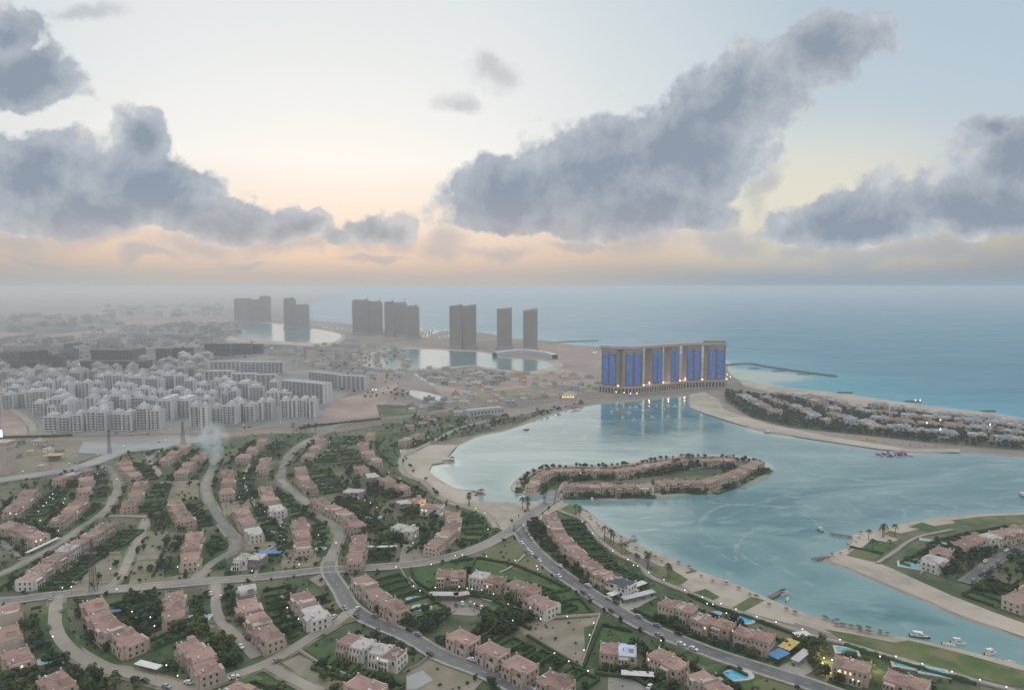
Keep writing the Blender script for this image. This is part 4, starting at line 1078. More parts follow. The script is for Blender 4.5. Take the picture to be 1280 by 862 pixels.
def blocks(rowname, lst, what='white balconied apartment block', **kw):
    for i, q in enumerate(lst):
        ex = dict(kw, **(q[4] if len(q) > 4 else {}))
        if q[1] - q[0] > 19 and len(q) == 4:                    # most are two stair blocks of unlike height
            m_ = q[0] + (q[1] - q[0]) * random.uniform(.42, .58); dh = random.choice((-2.6, 0, 2.6)); dy = random.uniform(-1., 1.)
            block(q[0], m_ - .6, q[2] + dh, q[3], '%s, left half of the %s in %s' % (what, ORD[i], rowname), **ex)
            block(m_ + .4, q[1], q[2] + dy, q[3] + dy, '%s, right half of the %s in %s' % (what, ORD[i], rowname), **ex)
        else: block(*q[:4], '%s, %s from the left in %s' % (what, ORD[i], rowname), **ex)
blocks('the nearest line facing the boulevard', [(56, 74, 521, 538), (75, 106, 519, 538), (109, 135, 517, 538), (137, 168, 517, 538), (168, 199, 516, 538), (238, 262, 509, 534), (263, 295, 508, 530), (297, 320, 505, 526), (320, 340, 504, 526), (352, 373, 499, 522), (373, 394, 498, 522)])
blocks('the second city line', [(0, 14, 496, 512), (40, 56, 505, 520), (58, 94, 504, 521), (110, 135, 500, 514), (137, 162, 499, 513), (164, 198, 500, 512), (198, 216, 501, 526, dict(dep=40)), (217, 240, 500, 522, dict(dep=34)), (276, 296, 488, 506), (333, 350, 490, 507), (350, 365, 489, 505)])
blocks('the third city line', [(8, 26, 487, 504), (24, 46, 491, 509), (44, 76, 494, 512), (112, 132, 492, 503), (134, 160, 491, 502), (169, 186, 488, 506), (186, 206, 492, 508), (206, 230, 490, 500), (228, 256, 492, 508), (256, 268, 491, 506), (280, 294, 481, 500), (294, 312, 479, 498), (312, 331, 484, 500)])
blocks('the fourth city line', [(0, 30, 478, 490), (67, 90, 481, 499), (90, 112, 480, 496), (114, 128, 480, 492), (128, 154, 471, 489), (156, 180, 468, 490), (160, 198, 476, 492), (190, 218, 470, 486), (218, 244, 474, 490), (246, 262, 480, 493), (264, 292, 478, 494)])
blocks('the hazy fifth city line', [(0, 12, 466, 479), (32, 54, 473, 487), (56, 82, 470, 483), (86, 100, 468, 480), (100, 122, 466, 478), (128, 150, 464, 476), (170, 184, 447, 458), (206, 218, 448, 460), (218, 234, 461, 474), (234, 256, 446, 460), (200, 218, 460, 472)], 'grey-white apartment block', ma='apt2')
def fill(poly, n, wpx, label, ma, seed):
    rs_ = random.Random(seed); P0 = scatter(Gl(poly), n, 17)
    for x, y in P0:
        q = math.atan2(1, 1); px = 640 + x / (y * cp + CAM_H * sp) * 853; py = 431 + (CAM_H * cp - y * sp) / (y * cp + CAM_H * sp) * 853
        wd = rs_.uniform(*wpx) * 1000. / y; h = rs_.uniform(12, 21) * 853 / y
        block(px - wd / 2, px + wd / 2, py - h, py, label, dep=rs_.uniform(12, 18), ma=ma)
fill([(0, 486), (60, 474), (230, 476), (340, 482), (360, 500), (340, 520), (60, 526), (0, 506)], 46, (10, 17), 'small white apartment block squeezed between the lines of the pale city', 'apt', 3)
fill([(0, 470), (100, 466), (250, 462), (262, 474), (180, 484), (0, 482)], 44, (11, 19), 'small dim apartment block in the hazy back of the pale city', 'apt2', 4)
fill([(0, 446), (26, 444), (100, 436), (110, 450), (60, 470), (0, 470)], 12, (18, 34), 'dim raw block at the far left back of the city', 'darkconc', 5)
fill([(200, 456), (260, 446), (262, 462), (200, 462)], 8, (14, 24), 'small pale block between the two long dark buildings', 'apt', 6)
SL = dict(dep=14, gap=2.6, bw=5.5, hut=False)
for q in [(262, 300, 452, 464, 'long slab block behind the city, left half of the upper slab pair', {}), (300, 354, 453, 467, 'long slab block behind the city, right half of the upper slab pair', {}),
          (256, 290, 464, 480, 'long slab block behind the city, left third of the lower slab chain', {}), (290, 320, 466, 484, 'long slab block behind the city, middle of the lower slab chain', {}), (320, 345, 468, 488, 'long slab block behind the city, right end of the lower slab chain', {}),
          (352, 404, 474, 499, 'long grey slab block beside the pink building land', dict(yb2=505, dep=20)), (386, 422, 464, 481, 'left half of the long slab right of the city', dict(yb2=485)), (422, 456, 467, 486, 'right half of the long slab right of the city', dict(yb2=488)),
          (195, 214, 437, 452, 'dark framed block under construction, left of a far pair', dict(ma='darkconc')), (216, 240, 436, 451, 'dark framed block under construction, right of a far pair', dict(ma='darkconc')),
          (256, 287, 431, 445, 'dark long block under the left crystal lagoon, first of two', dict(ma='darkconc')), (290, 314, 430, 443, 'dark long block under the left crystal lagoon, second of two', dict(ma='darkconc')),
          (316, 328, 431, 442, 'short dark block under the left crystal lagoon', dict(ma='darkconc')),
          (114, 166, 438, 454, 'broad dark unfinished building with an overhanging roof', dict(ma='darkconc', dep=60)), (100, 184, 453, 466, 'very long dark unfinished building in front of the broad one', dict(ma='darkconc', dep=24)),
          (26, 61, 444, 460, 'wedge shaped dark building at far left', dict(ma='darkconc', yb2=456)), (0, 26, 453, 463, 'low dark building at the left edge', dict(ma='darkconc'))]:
    block(*q[:4], q[4], group='long slab blocks behind the city', **dict(SL, **q[5]))

# ================================================================ far low houses, sites
def small_house_mesh(k):
    b = MB(); rnd = random.Random(k)
    w_, d_, h = rnd.uniform(9, 15), rnd.uniform(8, 13), rnd.uniform(5.5, 8.5)
    b.box(-w_ / 2, w_ / 2, -d_ / 2, d_ / 2, -.4, h, 0, mt=1)
    b.box(-w_ / 2 + .2, 0, -d_ / 2 - 2.2, -d_ / 2 - .003, -.4, h * .55, 0, mt=1)
    b.box(w_ * .1, w_ * .35, -1.5, 1.8, h + .003, h + 2.4, 0, mt=1)
    for x in (-w_ * .3, 0.02 * w_, w_ * .32):
        for z in (h * .62,): b.box(x - .7, x + .7, -d_ / 2 - .08, -d_ / 2 - .002, z, z + 1.5, 2)
    for s in (-1, 1):
        for y in (-d_ * .2, d_ * .2): b.box(min(s * w_ / 2 + s * .002, s * w_ / 2 + s * .08), max(s * w_ / 2 + s * .002, s * w_ / 2 + s * .08), y - .7, y + .7, h * .55, h * .55 + 1.5, 2)
    b.box(-w_ / 2, w_ / 2, -d_ / 2, -d_ / 2 + .3, h + .003, h + .8, 0); b.box(-w_ / 2, w_ / 2, d_ / 2 - .3, d_ / 2, h + .003, h + .8, 0)
    return b
SHM = {mk: [small_house_mesh(k).mesh('small_house', (M[a], M[c], M['glass'])) for k in range(3)] for mk, a, c in (('tan', 'apt2', 'aptroof'), ('pink', 'wall', 'roof'), ('pale', 'trim', 'roofg'), ('white', 'wallw', 'roofg'), ('grey', 'concrete', 'concrete'))}
FARB = []
def houses(poly, n, mind, kinds, label, group, cat='house', name='small_house', scl=(.8, 1.3), ang=0.):
    if label.startswith(('tiny', 'dim')):
        FARB.extend((x, y, random.uniform(*scl), random.choice(kinds)) for x, y in scatter(Gl(poly), n, mind)); return
    for x, y in scatter(Gl(poly), n, mind):
        s = random.uniform(*scl)
        o = inst(name, random.choice(SHM[random.choice(kinds)]), None, (x, y, 0), ang + random.choice((0, math.pi / 2)) + random.uniform(-.1, .1), (s, s * random.uniform(.8, 1.3), random.uniform(.8, 1.15) * s))
        tag(o, label, cat, group)
houses([(400, 431), (512, 433), (512, 470), (470, 485), (420, 466), (340, 452), (330, 442)], 80, 22, ('tan', 'pink', 'pale'), 'small hazy flat-roofed house in the low district left of the central lagoon', 'low houses left of the central lagoon')
houses([(560, 462), (610, 464), (650, 474), (600, 484), (560, 482), (510, 466)], 44, 18, ('tan', 'pale', 'grey'), 'small hazy flat-roofed house on the shore below the central lagoon', 'low houses below the central lagoon')
houses([(60, 425), (130, 415), (300, 420), (280, 428), (200, 434), (60, 440)], 46, 30, ('grey', 'tan'), 'tiny grey house far behind the dark unfinished buildings', 'far houses behind the unfinished buildings', scl=(1., 1.8))
houses([(500, 508), (560, 496), (700, 490), (690, 500), (590, 514), (540, 530), (510, 540)], 36, 14, ('pink', 'pale', 'grey', 'tan'), 'low site building on the building land beside the shrubbery', 'site buildings beside the shrubbery', scl=(.6, 1.1))
houses([(590, 470), (690, 462), (742, 472), (740, 486), (640, 490), (560, 496)], 34, 20, ('tan', 'pink', 'pale'), 'low pinkish site building between the central lagoon and the hotel', 'site buildings left of the hotel', scl=(.7, 1.3))
houses([(-10, 396), (140, 394), (160, 408), (60, 418), (-10, 414)], 70, 40, ('grey', 'tan', 'grey'), 'tiny dim building of the hazy city at far left', 'tiny buildings at far left', scl=(1.2, 2.4))
houses([(120, 384), (280, 380), (290, 396), (150, 400)], 60, 60, ('grey', 'tan', 'pale'), 'tiny pale building on the plain before the horizon', 'tiny buildings on the plain', scl=(1.6, 3.2))
houses([(0, 424), (60, 420), (200, 428), (120, 440), (0, 444)], 50, 30, ('grey', 'tan', 'grey'), 'dim low building behind the raw blocks at far left', 'low buildings behind the raw blocks', scl=(1.2, 2.))
houses([(150, 408), (290, 404), (300, 424), (180, 430)], 44, 40, ('grey', 'tan', 'grey'), 'tiny dim house left of the left crystal lagoon', 'dim houses left of the left lagoon', scl=(1.2, 2.2))
houses([(690, 486), (748, 478), (748, 494), (700, 500)], 10, 14, ('tan', 'pale'), 'low building just left of the hotel podium', 'low buildings beside the hotel', scl=(.7, 1.2))
houses([(0, 556), (60, 552), (92, 560), (60, 586), (4, 590)], 14, 13, ('pale', 'grey', 'white'), 'low pale shed in the building yard at the left', 'sheds in the building yard', 'shed', 'yard_shed', (.4, .8))
houses([(300, 510), (344, 512), (350, 524), (300, 530)], 5, 14, ('white', 'pale'), 'pale low house by the boulevard between the white blocks', 'low houses by the boulevard')
def far_buildings():
    V, F_, mi = [], [], []; km = ['tan', 'pink', 'pale', 'white', 'grey']; ms = []
    for kk in km: ms += list(SHM[kk][0].materials)
    P0 = [small_house_mesh(k) for k in range(3)]
    for x, y, s_, kk in FARB:
        b0 = random.choice(P0); a = random.uniform(-.3, .3); k0 = len(V); o_ = km.index(kk) * 3; sz = s_ * random.uniform(.8, 1.6)
        V.extend((x + (p[0] * math.cos(a) - p[1] * math.sin(a)) * s_ * 1.3, y + (p[0] * math.sin(a) + p[1] * math.cos(a)) * s_, p[2] * sz) for p in b0.v)
        F_.extend(tuple(k0 + i for i in f_) for f_ in b0.f); mi.extend(o_ + m_ for m_ in b0.mi)
    me = bpy.data.meshes.new('far_buildings'); me.from_pydata(V, [], F_); me.polygons.foreach_set('material_index', mi)
    o = link('far_buildings', me, ms); tag(o, 'mass of tiny low buildings of the city fading into the haze', None, None, 'stuff')
far_buildings()
# peninsula
PEN = []
for ln, n in (([(928, 499), (952, 511), (975, 524)], 8), ([(960, 501), (992, 512), (1022, 527), (1042, 534)], 9), ([(975, 496), (1010, 503), (1042, 516)], 8), ([(1012, 500), (1040, 506), (1084, 519)], 8), ([(1045, 524), (1075, 533), (1100, 540)], 7)):
    L_ = smoothline(Gl(ln), False, 6); tot = sum((L_[i + 1] - L_[i]).length for i in range(len(L_) - 1))
    for p, t in along(L_, tot / n): PEN.append((p, t, 'in the slanting lines at the near end of the peninsula'))
for ln, n in (([(1090, 511), (1150, 518), (1200, 524), (1290, 536)], 12), ([(1090, 519), (1150, 526), (1220, 532), (1300, 543)], 13), ([(1100, 529), (1160, 535), (1220, 540), (1300, 550)], 12), ([(1104, 539), (1150, 544), (1204, 549)], 7), ([(1222, 550), (1260, 554), (1310, 560)], 5)):
    L_ = smoothline(Gl(ln), False, 6); tot = sum((L_[i + 1] - L_[i]).length for i in range(len(L_) - 1))
    for p, t in along(L_, tot / n): PEN.append((p, t, 'in the straight lines along the seaside peninsula'))
for p, t, ph in PEN:
    s = random.uniform(.95, 1.35)
    o = inst('peninsula_villa', random.choice(SHM[random.choice(('pink', 'pink', 'pale', 'tan', 'tan'))]), None, (p.x + random.uniform(-3, 3), p.y + random.uniform(-4, 4), 0), math.atan2(t.y, t.x) + random.uniform(-.2, .2), (s * 1.15, s, s * .95))
    tag(o, 'small flat-roofed villa among trees ' + ph, 'villa', 'villas ' + ph)
PENPOLY = Gl([(908, 490), (980, 498), (1060, 510), (1160, 521), (1300, 542), (1300, 562), (1230, 558), (1160, 552), (1100, 545), (1040, 539), (985, 533), (940, 521), (908, 502)])

# ================================================================ landmark hotel on the lagoon
def hotel():
    H_ = 75.
    fl = [(748, 489), (768, 491.5), (790, 492), (812, 490), (834, 487), (856, 484.5), (880, 483.5), (908, 483)]
    line = smoothline(Gl(fl), False, 8)
    root = thing('hotel_complex', 'six brown towers with blue lit strips under one long curved roof deck', 'hotel', G(826, 488), 0)
    O = root.location
    tow = [(749, 772), (781, 806), (814, 834), (838, 853), (858, 878), (884, 907)]
    def at(px):
        best = min(line, key=lambda p: abs(640 + p.x / (p.y * cp - (0 - CAM_H) * sp) * 853 - px)); i = line.index(best)
        t = (line[min(i + 1, len(line) - 1)] - line[max(i - 1, 0)]).normalized(); return best, t
    dep = 15.
    for k, (a, c) in enumerate(tow):
        p, t = at((a + c) / 2); wd = (c - a) / 853. * p.length * .97
        n = Vector((-t.y, t.x, 0)); ang = math.atan2(t.y, t.x)
        c0 = p + n * 4
        b = MB(); b.box(-wd / 2, wd / 2, 0, dep, 12.2, H_ - .003, 0); b.box(-wd / 2 - .4, -wd / 2 - .003, -.4, dep + .3, 12.2, H_ - .003, 1); b.box(wd / 2 + .503, wd / 2 + .9, -.4, .55, 12.2, H_ - .003, 1)
        for s in (-1, 1):
            if s > 0: b.box(*sorted((s * wd / 2 + s * .003, s * wd / 2 + s * .5)), .6, dep - .6, 12.5, H_ - 3, 1)
        b.box(-wd / 2 + 1.5, wd / 2 - 1.5, -.35, -.003, H_ - 4.6, H_ - 1.5, 2)
        tw = b.build('tower', (M['tower'], M['towerside'], M['deck']), root, c0 - O, ang)
        fx = [-.235, .235]; sw = wd * .33
        for f_ in fx:
            g = MB(); g.box(f_ * wd - sw / 2 - .5, f_ * wd + sw / 2 + .5, -.5, -.004, 14, H_ - 8, 1)
            g.box(f_ * wd - sw / 2 - .5, f_ * wd + sw / 2 + .5, -.9, -.004, H_ - 7.99, H_ - 6.6, 2)
            so = g.build('strip_frame', (M['blue'], M['tower'], M['towerside']), tw)
            for h_ in (-1, 1):
                g = MB(); pr = [(-.5, 14.2, 1), (-.62, 14.2, 1)]
                for q in range(19):
                    z = 14.6 + q * (H_ - 23.) / 19.; pr += [(-.62, z, random.choice((0, 0, 0, 2, 2, 3))), (-.62, z + 2.5, 1)]
                pr += [(-.62, H_ - 8.2, 1), (-.5, H_ - 8.2, 1)]
                xm = f_ * wd + h_ * sw * .27; ladder(g, xm - sw * .21, xm + sw * .21, pr)
                g.build('blue_window_strip', (M['blue'], M['fwin'], M['blue2'], M['blue3']), tw)
        for fx_ in (-.44, 0, .44):
            wn = MB(); pr = [(-.004, 14.2, 1), (-.06, 14.2, 1)]
            for q in range(19):
                z = 14.6 + q * (H_ - 23.) / 19.; pr += [(-.06, z + .3, 0), (-.06, z + 2.0, 1)]
            pr += [(-.06, H_ - 8, 1), (-.004, H_ - 8, 1)]
            ladder(wn, fx_ * wd - 1.1, fx_ * wd + 1.1, pr); wn.build('window_column', (M['fwin'], M['tower']), tw)
        lb = MB(); lb.box(-1.2, 1.2, 0, 1.2, 12.4, 14.2, 0); lb.build('uplight', (M['lampw'],), root, p + t * (wd / 2 + 3.5) + n * 3 - O, ang)
    # roof deck: one curved slab over all towers
    for z0, z1, y0, y1, mt, nm in ((H_, H_ + 3.2, -3.0, dep + 6, 'deck', 'roof_deck'), (H_ + 3.203, H_ + 4.6, -1.2, dep + 4, 'towerside', 'roof_parapet')):
        b = MB(); L_ = []; Rr = []
        for i, p in enumerate(line):
            t = (line[min(i + 1, len(line) - 1)] - line[max(i - 1, 0)]).normalized(); n = Vector((-t.y, t.x, 0))
            L_.append(p + n * (4 + y1) - O); Rr.append(p + n * (4 + y0) - O)
        for i in range(len(line) - 1):
            a, c, e, f_ = Rr[i], Rr[i + 1], L_[i + 1], L_[i]
            b.quad([(q.x, q.y, z1) for q in (a, c, e, f_)]); b.quad([(q.x, q.y, z0) for q in (f_, e, c, a)])
            b.quad([(a.x, a.y, z0), (c.x, c.y, z0), (c.x, c.y, z1), (a.x, a.y, z1)]); b.quad([(e.x, e.y, z0), (f_.x, f_.y, z0), (f_.x, f_.y, z1), (e.x, e.y, z1)])
        for A, B_ in ((Rr[0], L_[0]), (L_[-1], Rr[-1])): b.quad([(B_.x, B_.y, z0), (A.x, A.y, z0), (A.x, A.y, z1), (B_.x, B_.y, z1)])
        b.build(nm, (M[mt],), root)
    p, t = at(894); b = MB(); b.prism([(-19, 4), (17, 4), (20, 12), (14, 20), (-15, 20), (-21, 14)], H_ + 4.605, H_ + 7.4, 0); b.build('sky_pavilion', (M['tower'],), root, p - O, math.atan2(t.y, t.x))
    # podium with columns
    b = MB()
    for i in range(len(line) - 1):
        a, c = line[i], line[i + 1]; t = (c - a).normalized(); n = Vector((-t.y, t.x, 0)); q = [a - O, c - O, c + n * 34 - O, a + n * 34 - O]
        b.quad([(v_.x, v_.y, 12) for v_ in q]); b.quad([(q[0].x, q[0].y, 8.6), (q[1].x, q[1].y, 8.6), (q[1].x, q[1].y, 12), (q[0].x, q[0].y, 12)])
        g0, g1 = a + n * 2.5 - O, c + n * 2.5 - O
        b.quad([(g0.x, g0.y, -.3), (g1.x, g1.y, -.3), (g1.x, g1.y, 8.6), (g0.x, g0.y, 8.6)], 1); b.quad([(g0.x, g0.y, 8.6), (g1.x, g1.y, 8.6), (q[1].x, q[1].y, 8.6), (q[0].x, q[0].y, 8.6)])
    for s, i in ((1, -1), (-1, 0)):
        a = line[i]; t = (line[-1] - line[-2] if i else line[1] - line[0]).normalized(); n = Vector((-t.y, t.x, 0)); u0, u1 = a - O, a + n * 34 - O
        b.quad([(u0.x, u0.y, -.3), (u1.x, u1.y, -.3), (u1.x, u1.y, 12), (u0.x, u0.y, 12)])
    b.build('podium', (M['towerside'], M['fwin']), root)
    cm = MB(); cm.box(-.9, .9, 0, 1.8, -.3, 8.598, 0); cme = cm.mesh('podium_column', (M['trim'],))
    for p, t in along(line, 6.2, 1.): inst('column', cme, root, (p.x - O.x, p.y - O.y, 0), math.atan2(t.y, t.x))
hotel()

# ================================================================ distant towers beyond the lagoons
def far_tower(segs, label, crown='flat', dep=34):
    """segs: (x0, x1, ytop) side by side on one base line"""
    yb = segs[0][3]; mid = G((segs[0][0] + segs[-1][1]) / 2, yb); D = mid.length
    root = thing('distant_tower', label, 'tower', mid, 0, 'hazy towers beyond the lagoons')
    for (x0, x1, yt, yb_) in segs:
        xa = (x0 - (segs[0][0] + segs[-1][1]) / 2) / 853. * D; xb = (x1 - (segs[0][0] + segs[-1][1]) / 2) / 853. * D; h = (yb_ - yt) / 853. * D
        b = MB()
        b.box(xa, xb - .4, 0, dep, -.5, h * .93, 0); b.box(xa - 3, xb + 3, -4, dep + 4, -.5, 9, 1)
        if crown == 'slant':
            k = len(b.v); z0 = h * .93
            b.v += [(xa, 0, z0 + .01), (xb - .4, 0, z0 + .01), (xb - .4, dep, z0 + .01), (xa, dep, z0 + .01), (xa, 0, h * .95), (xb - .4, 0, h), (xb - .4, dep, h), (xa, dep, h * .95)]
            for q in ((4, 5, 6, 7), (0, 1, 5, 4), (1, 2, 6, 5), (2, 3, 7, 6), (3, 0, 4, 7)): b.f.append(tuple(k + i for i in q)); b.mi.append(1)
        else:
            b.box(xa + 3, xb - 5, 4, dep - 4, h * .93 + .003, h * .97, 1); b.box(xb - 12, xb - 7, 6, 14, h * .97 + .003, h, 1)
        s = b.build('shaft', (M['ftower'], M['concrete']), root)
        nf = int(h * .9 / 7.2); nb = max(3, int((xb - xa) / 6.5))
        for i in range(nb):
            x = xa + (i + .5) * (xb - xa) / nb; m = MB(); pr = [(-.01, 10.5, 1), (-.12, 10.5, 1)]
            for k in range(nf): pr += [(-.12, 11 + k * 7.2, 0), (-.12, 14.4 + k * 7.2, 1)]
            pr += [(-.12, 17 + nf * 7.2 - 7.2, 1), (-.01, 17 + nf * 7.2 - 7.2, 1)]
            ladder(m, x - 1.7, x + 1.7, pr); m.build('window_column', (M['fwin'], M['ftower']), s)
        if crown == 'mast':
            m = MB(); m.tube((xb - 6, 10, h), (xb - 6, 10, h + 16), .8, .3); m.build('mast', (M['metal'],), s)
    return root
far_tower([(294, 313, 374, 403)], 'hazy broad tower, leftmost beyond the left crystal lagoon')
far_tower([(314, 325, 375, 403), (325, 336, 371, 403)], 'hazy tower with a stepped top, second beyond the left crystal lagoon')
far_tower([(356, 368, 373, 411), (368, 384, 381, 411)], 'hazy tower stepping down to the right, alone on the lagoon point')
far_tower([(441, 461, 374, 418)], 'dark slab tower under work, left of a close pair', 'mast')
far_tower([(462, 477, 376, 418)], 'dark narrow slab tower, right of a close pair', 'mast')
far_tower([(481, 494, 376, 421), (494, 508, 379, 423)], 'dark two part tower left of the lit strip', 'mast')
far_tower([(509, 523, 381, 424)], 'dark slender tower just left of the lit strip')
far_tower([(562, 578, 380, 436), (579, 595, 380, 436)], 'twin brown tower with two slanting crowns', 'slant')
far_tower([(621, 640, 384, 437)], 'brown single tower with a slanting crown, left of the last two', 'slant')
far_tower([(654, 672, 385, 438)], 'brown single tower with a slanting crown, rightmost by the sea', 'slant')
# curved low terrace under the last towers, and the low hall by the shrubbery
for lst, nm, lab, h, d_ in (([(618, 446), (650, 442), (680, 445), (694, 449)], 'lagoon_terrace', 'low curved white apartment terrace on the lagoon under the last towers', 12, 14), ):
    ln = smoothline(Gl(lst), False, 5); b = MB()
    L_, Rr = ribbon_pts(ln, d_)
    for i in range(len(ln) - 1):
        a, c, e, f_ = Rr[i], Rr[i + 1], L_[i + 1], L_[i]
        b.quad([(q.x, q.y, h) for q in (a, c, e, f_)]); b.quad([(a.x, a.y, -.5), (c.x, c.y, -.5), (c.x, c.y, h), (a.x, a.y, h)]); b.quad([(e.x, e.y, -.5), (f_.x, f_.y, -.5), (f_.x, f_.y, h), (e.x, e.y, h)])
    r_ = thing(nm, lab, 'apartment terrace', (0, 0, 0)); b.build('wall', (M['apt'],), r_)
    wm = MB(); wm.box(-2, 2, -.1, .1, 0, 2.6, 0); wme = wm.mesh('opening', (M['glass'],))
    for p, t in along(Rr, 9., 3.):
        for z in (1.5, 6.5): inst('window', wme, r_, (p.x, p.y, z), math.atan2(t.y, t.x))
r_ = thing('long_hall', 'long low white hall with a flat roof in front of the building land', 'hall', G(606, 517), math.atan2((G(628, 514) - G(584, 519)).y, (G(628, 514) - G(584, 519)).x))
b = MB(); b.box(-29, 29, -8, 8, -.4, 8, 0, mt=1); b.box(-29, 29, -8.4, -8.003, 7, 8.8, 0); b.build('wall', (M['apt2'], M['aptroof']), r_)
wm = MB(); wm.box(-1.2, 1.2, -.1, .05, 0, 3, 0); wme = wm.mesh('opening', (M['glass'],))
for i in range(10): inst('window', wme, r_, (-25 + i * 5.5, -8, 2.))
r_ = thing('lit_pavilion', 'low yellow lit pavilion on the shore left of the hotel', 'pavilion', G(710, 497))
b = MB(); b.box(-11, 11, -6, 6, -.3, 5, 0); b.build('wall', (M['yellow'],), r_); b = MB(); b.hip(-12, 12, -7, 7, 5.003, 8); b.build('roof', (M['roofg'],), r_)
b = MB(); [b.box(-10 + i * 4.2, -7.4 + i * 4.2, -6.1, -6.003, 1, 4, 0) for i in range(5)]; b.build('lit_windows', (M['lit'],), r_)
# ================================================================ small structures
def pool(px, py, L_, W_, label, ang=0., teal=False, shape='round'):
    p = G(px, py); r_ = thing('swimming_pool', label, 'swimming pool', (p.x, p.y, .0), ang)
    n = 20
    def out(k): 
        if shape == 'round': return [(L_ / 2 * k * math.copysign(abs(math.cos(t)) ** .7, math.cos(t)), W_ / 2 * k * math.copysign(abs(math.sin(t)) ** .7, math.sin(t))) for t in [2 * math.pi * i / n for i in range(n)]]
        e = (k - 1) * 4
        return [(-L_ / 2 - e, -W_ / 2 - e), (L_ / 2 + e, -W_ / 2 - e), (L_ / 2 + e, W_ / 2 + e), (-L_ / 2 - e, W_ / 2 + e)]
    b = MB(); b.prism(out(1.32), .1, .72, 0); b.build('coping', (M['cope'],), r_)
    b = MB(); b.prism(out(1.), .5, .735, 0); b.build('water', (M['poolt' if teal else 'poolw'],), r_)
    return r_
pool(247, 773, 12, 5, 'long bright blue pool in a garden at lower left', .12, shape='rect')
pool(64, 827, 11, 4, 'dim teal pool behind the hedge in the lower left garden', .25, True, 'rect')
pool(298, 711, 11, 6, 'pale teal oval pool on a lawn above the main road', .1, True)
pool(527, 760, 9, 6, 'round blue pool behind the row on the street corner', .1)
pool(517, 749, 7, 4, 'small blue pool just above a round one', .2)
pool(928, 776, 10, 7, 'round bright pool on the seaward side of the avenue', .2)
pool(895, 767, 5, 3, 'very small blue pool beside a villa on the shore side', 0)
pool(918, 845, 14, 7, 'bright blue oval pool inland of the avenue', .15)
pool(1058, 814, 9, 5, 'teal pool right behind the floodlit villa', -.3, True, 'rect')
pool(1132, 832, 10, 4.5, 'grey teal pool near the coast path at lower right', -.35, True, 'rect')
pool(1166, 840, 11, 5, 'plain blue pool right of a grey teal one', -.35, False, 'rect')
pool(1142, 708, 16, 8, 'green pool in a pale terrace on the eastern headland', -.5, True, 'rect')
pool(467, 647, 10, 5, 'turquoise pool beside the slanting row of the north lane', .1)
pool(401, 686, 6, 4, 'tiny turquoise pool near the crossroads', 0)
pool(1166, 677, 14, 3, 'thin pale pool in the gardens of the eastern headland', -.6, True, 'rect')

def awning(px, py, L_, W_, label, ang, m, h=3.0, cat='shade roof', name='shade_roof'):
    p = G(px, py); r_ = thing(name, label, cat, (p.x, p.y, 0), ang)
    b = MB(); b.box(-L_ / 2, L_ / 2, -W_ / 2, W_ / 2, h, h + .22, 0); b.build('roof', (M[m],), r_)
    pm = MB(); pm.tube((0, 0, 0), (0, 0, h), .09); pme = pm.mesh('post', (M['metal'],))
    for x in (-.45, -.15, .15, .45):
        for y in (-.44, .44): inst('post', pme, r_, (x * L_, y * W_, 0))
def angpx(a, b): q = G(*b) - G(*a); return math.atan2(q.y, q.x)
awning(555, 748, 17, 5, 'pale carport by the crescent parking lot, left one', -.02, 'apt2', name='carport', cat='carport')
awning(577, 748, 9, 5, 'short cream carport by the crescent parking lot, right one', .3, 'trim', name='carport', cat='carport')
awning(784, 741, 30, 4.5, 'long white carport below the slate-roofed villa', angpx((768, 749), (800, 737)), 'wallw', name='carport', cat='carport')
awning(798, 749, 22, 4.5, 'second pale carport below the slate-roofed villa', angpx((784, 752), (812, 745)), 'apt2', name='carport', cat='carport')
awning(973, 824, 10, 6, 'sky blue shade roof beside the avenue', angpx((964, 827), (982, 818)), 'bluetarp', name='carport', cat='carport')
awning(986, 812, 12, 6, 'cream yellow shade roof touching a blue one', angpx((978, 818), (994, 805)), 'yellow', name='carport', cat='carport')
awning(1001, 826, 14, 4, 'pale carport in the paved yard at lower right', angpx((992, 833), (1010, 818)), 'apt2', name='carport', cat='carport')
awning(797, 849, 15, 4, 'white carport by the parking lot at the bottom', -.12, 'wallw', name='carport', cat='carport')
awning(186, 838, 14, 4, 'white carport on the street corner at lower left', -.35, 'wallw', name='carport', cat='carport')
awning(54, 686, 28, 3, 'long white shed roof on the northwest lane', angpx((43, 692), (66, 681)), 'wallw', name='carport', cat='carport')
awning(338, 694, 15, 6, 'blue covered garden shelter near the pale villa', .05, 'bluetarp', 2.6)
awning(154, 767, 16, 3.5, 'blue garden cover beside the stepped row', .2, 'bluetarp', 2.2)
awning(476, 688, 22, 3, 'long white pergola east of the narrow row', .02, 'wallw')
awning(781, 617, 6, 3, 'turquoise shade on the island front shore, left', 0, 'poolt')
awning(790, 617, 5, 3, 'turquoise shade on the island front shore, middle', 0, 'poolt')
awning(812, 617, 8, 4, 'turquoise shade on the island front shore, right', 0, 'poolt')
awning(1002, 799, 8, 5, 'white garden pavilion roof by the coast path', .2, 'wallw')
awning(68, 575, 17, 12, 'yellow sheeted roof in the building yard at left', .1, 'yellow', 6, 'tent roof', 'yellow_tent')

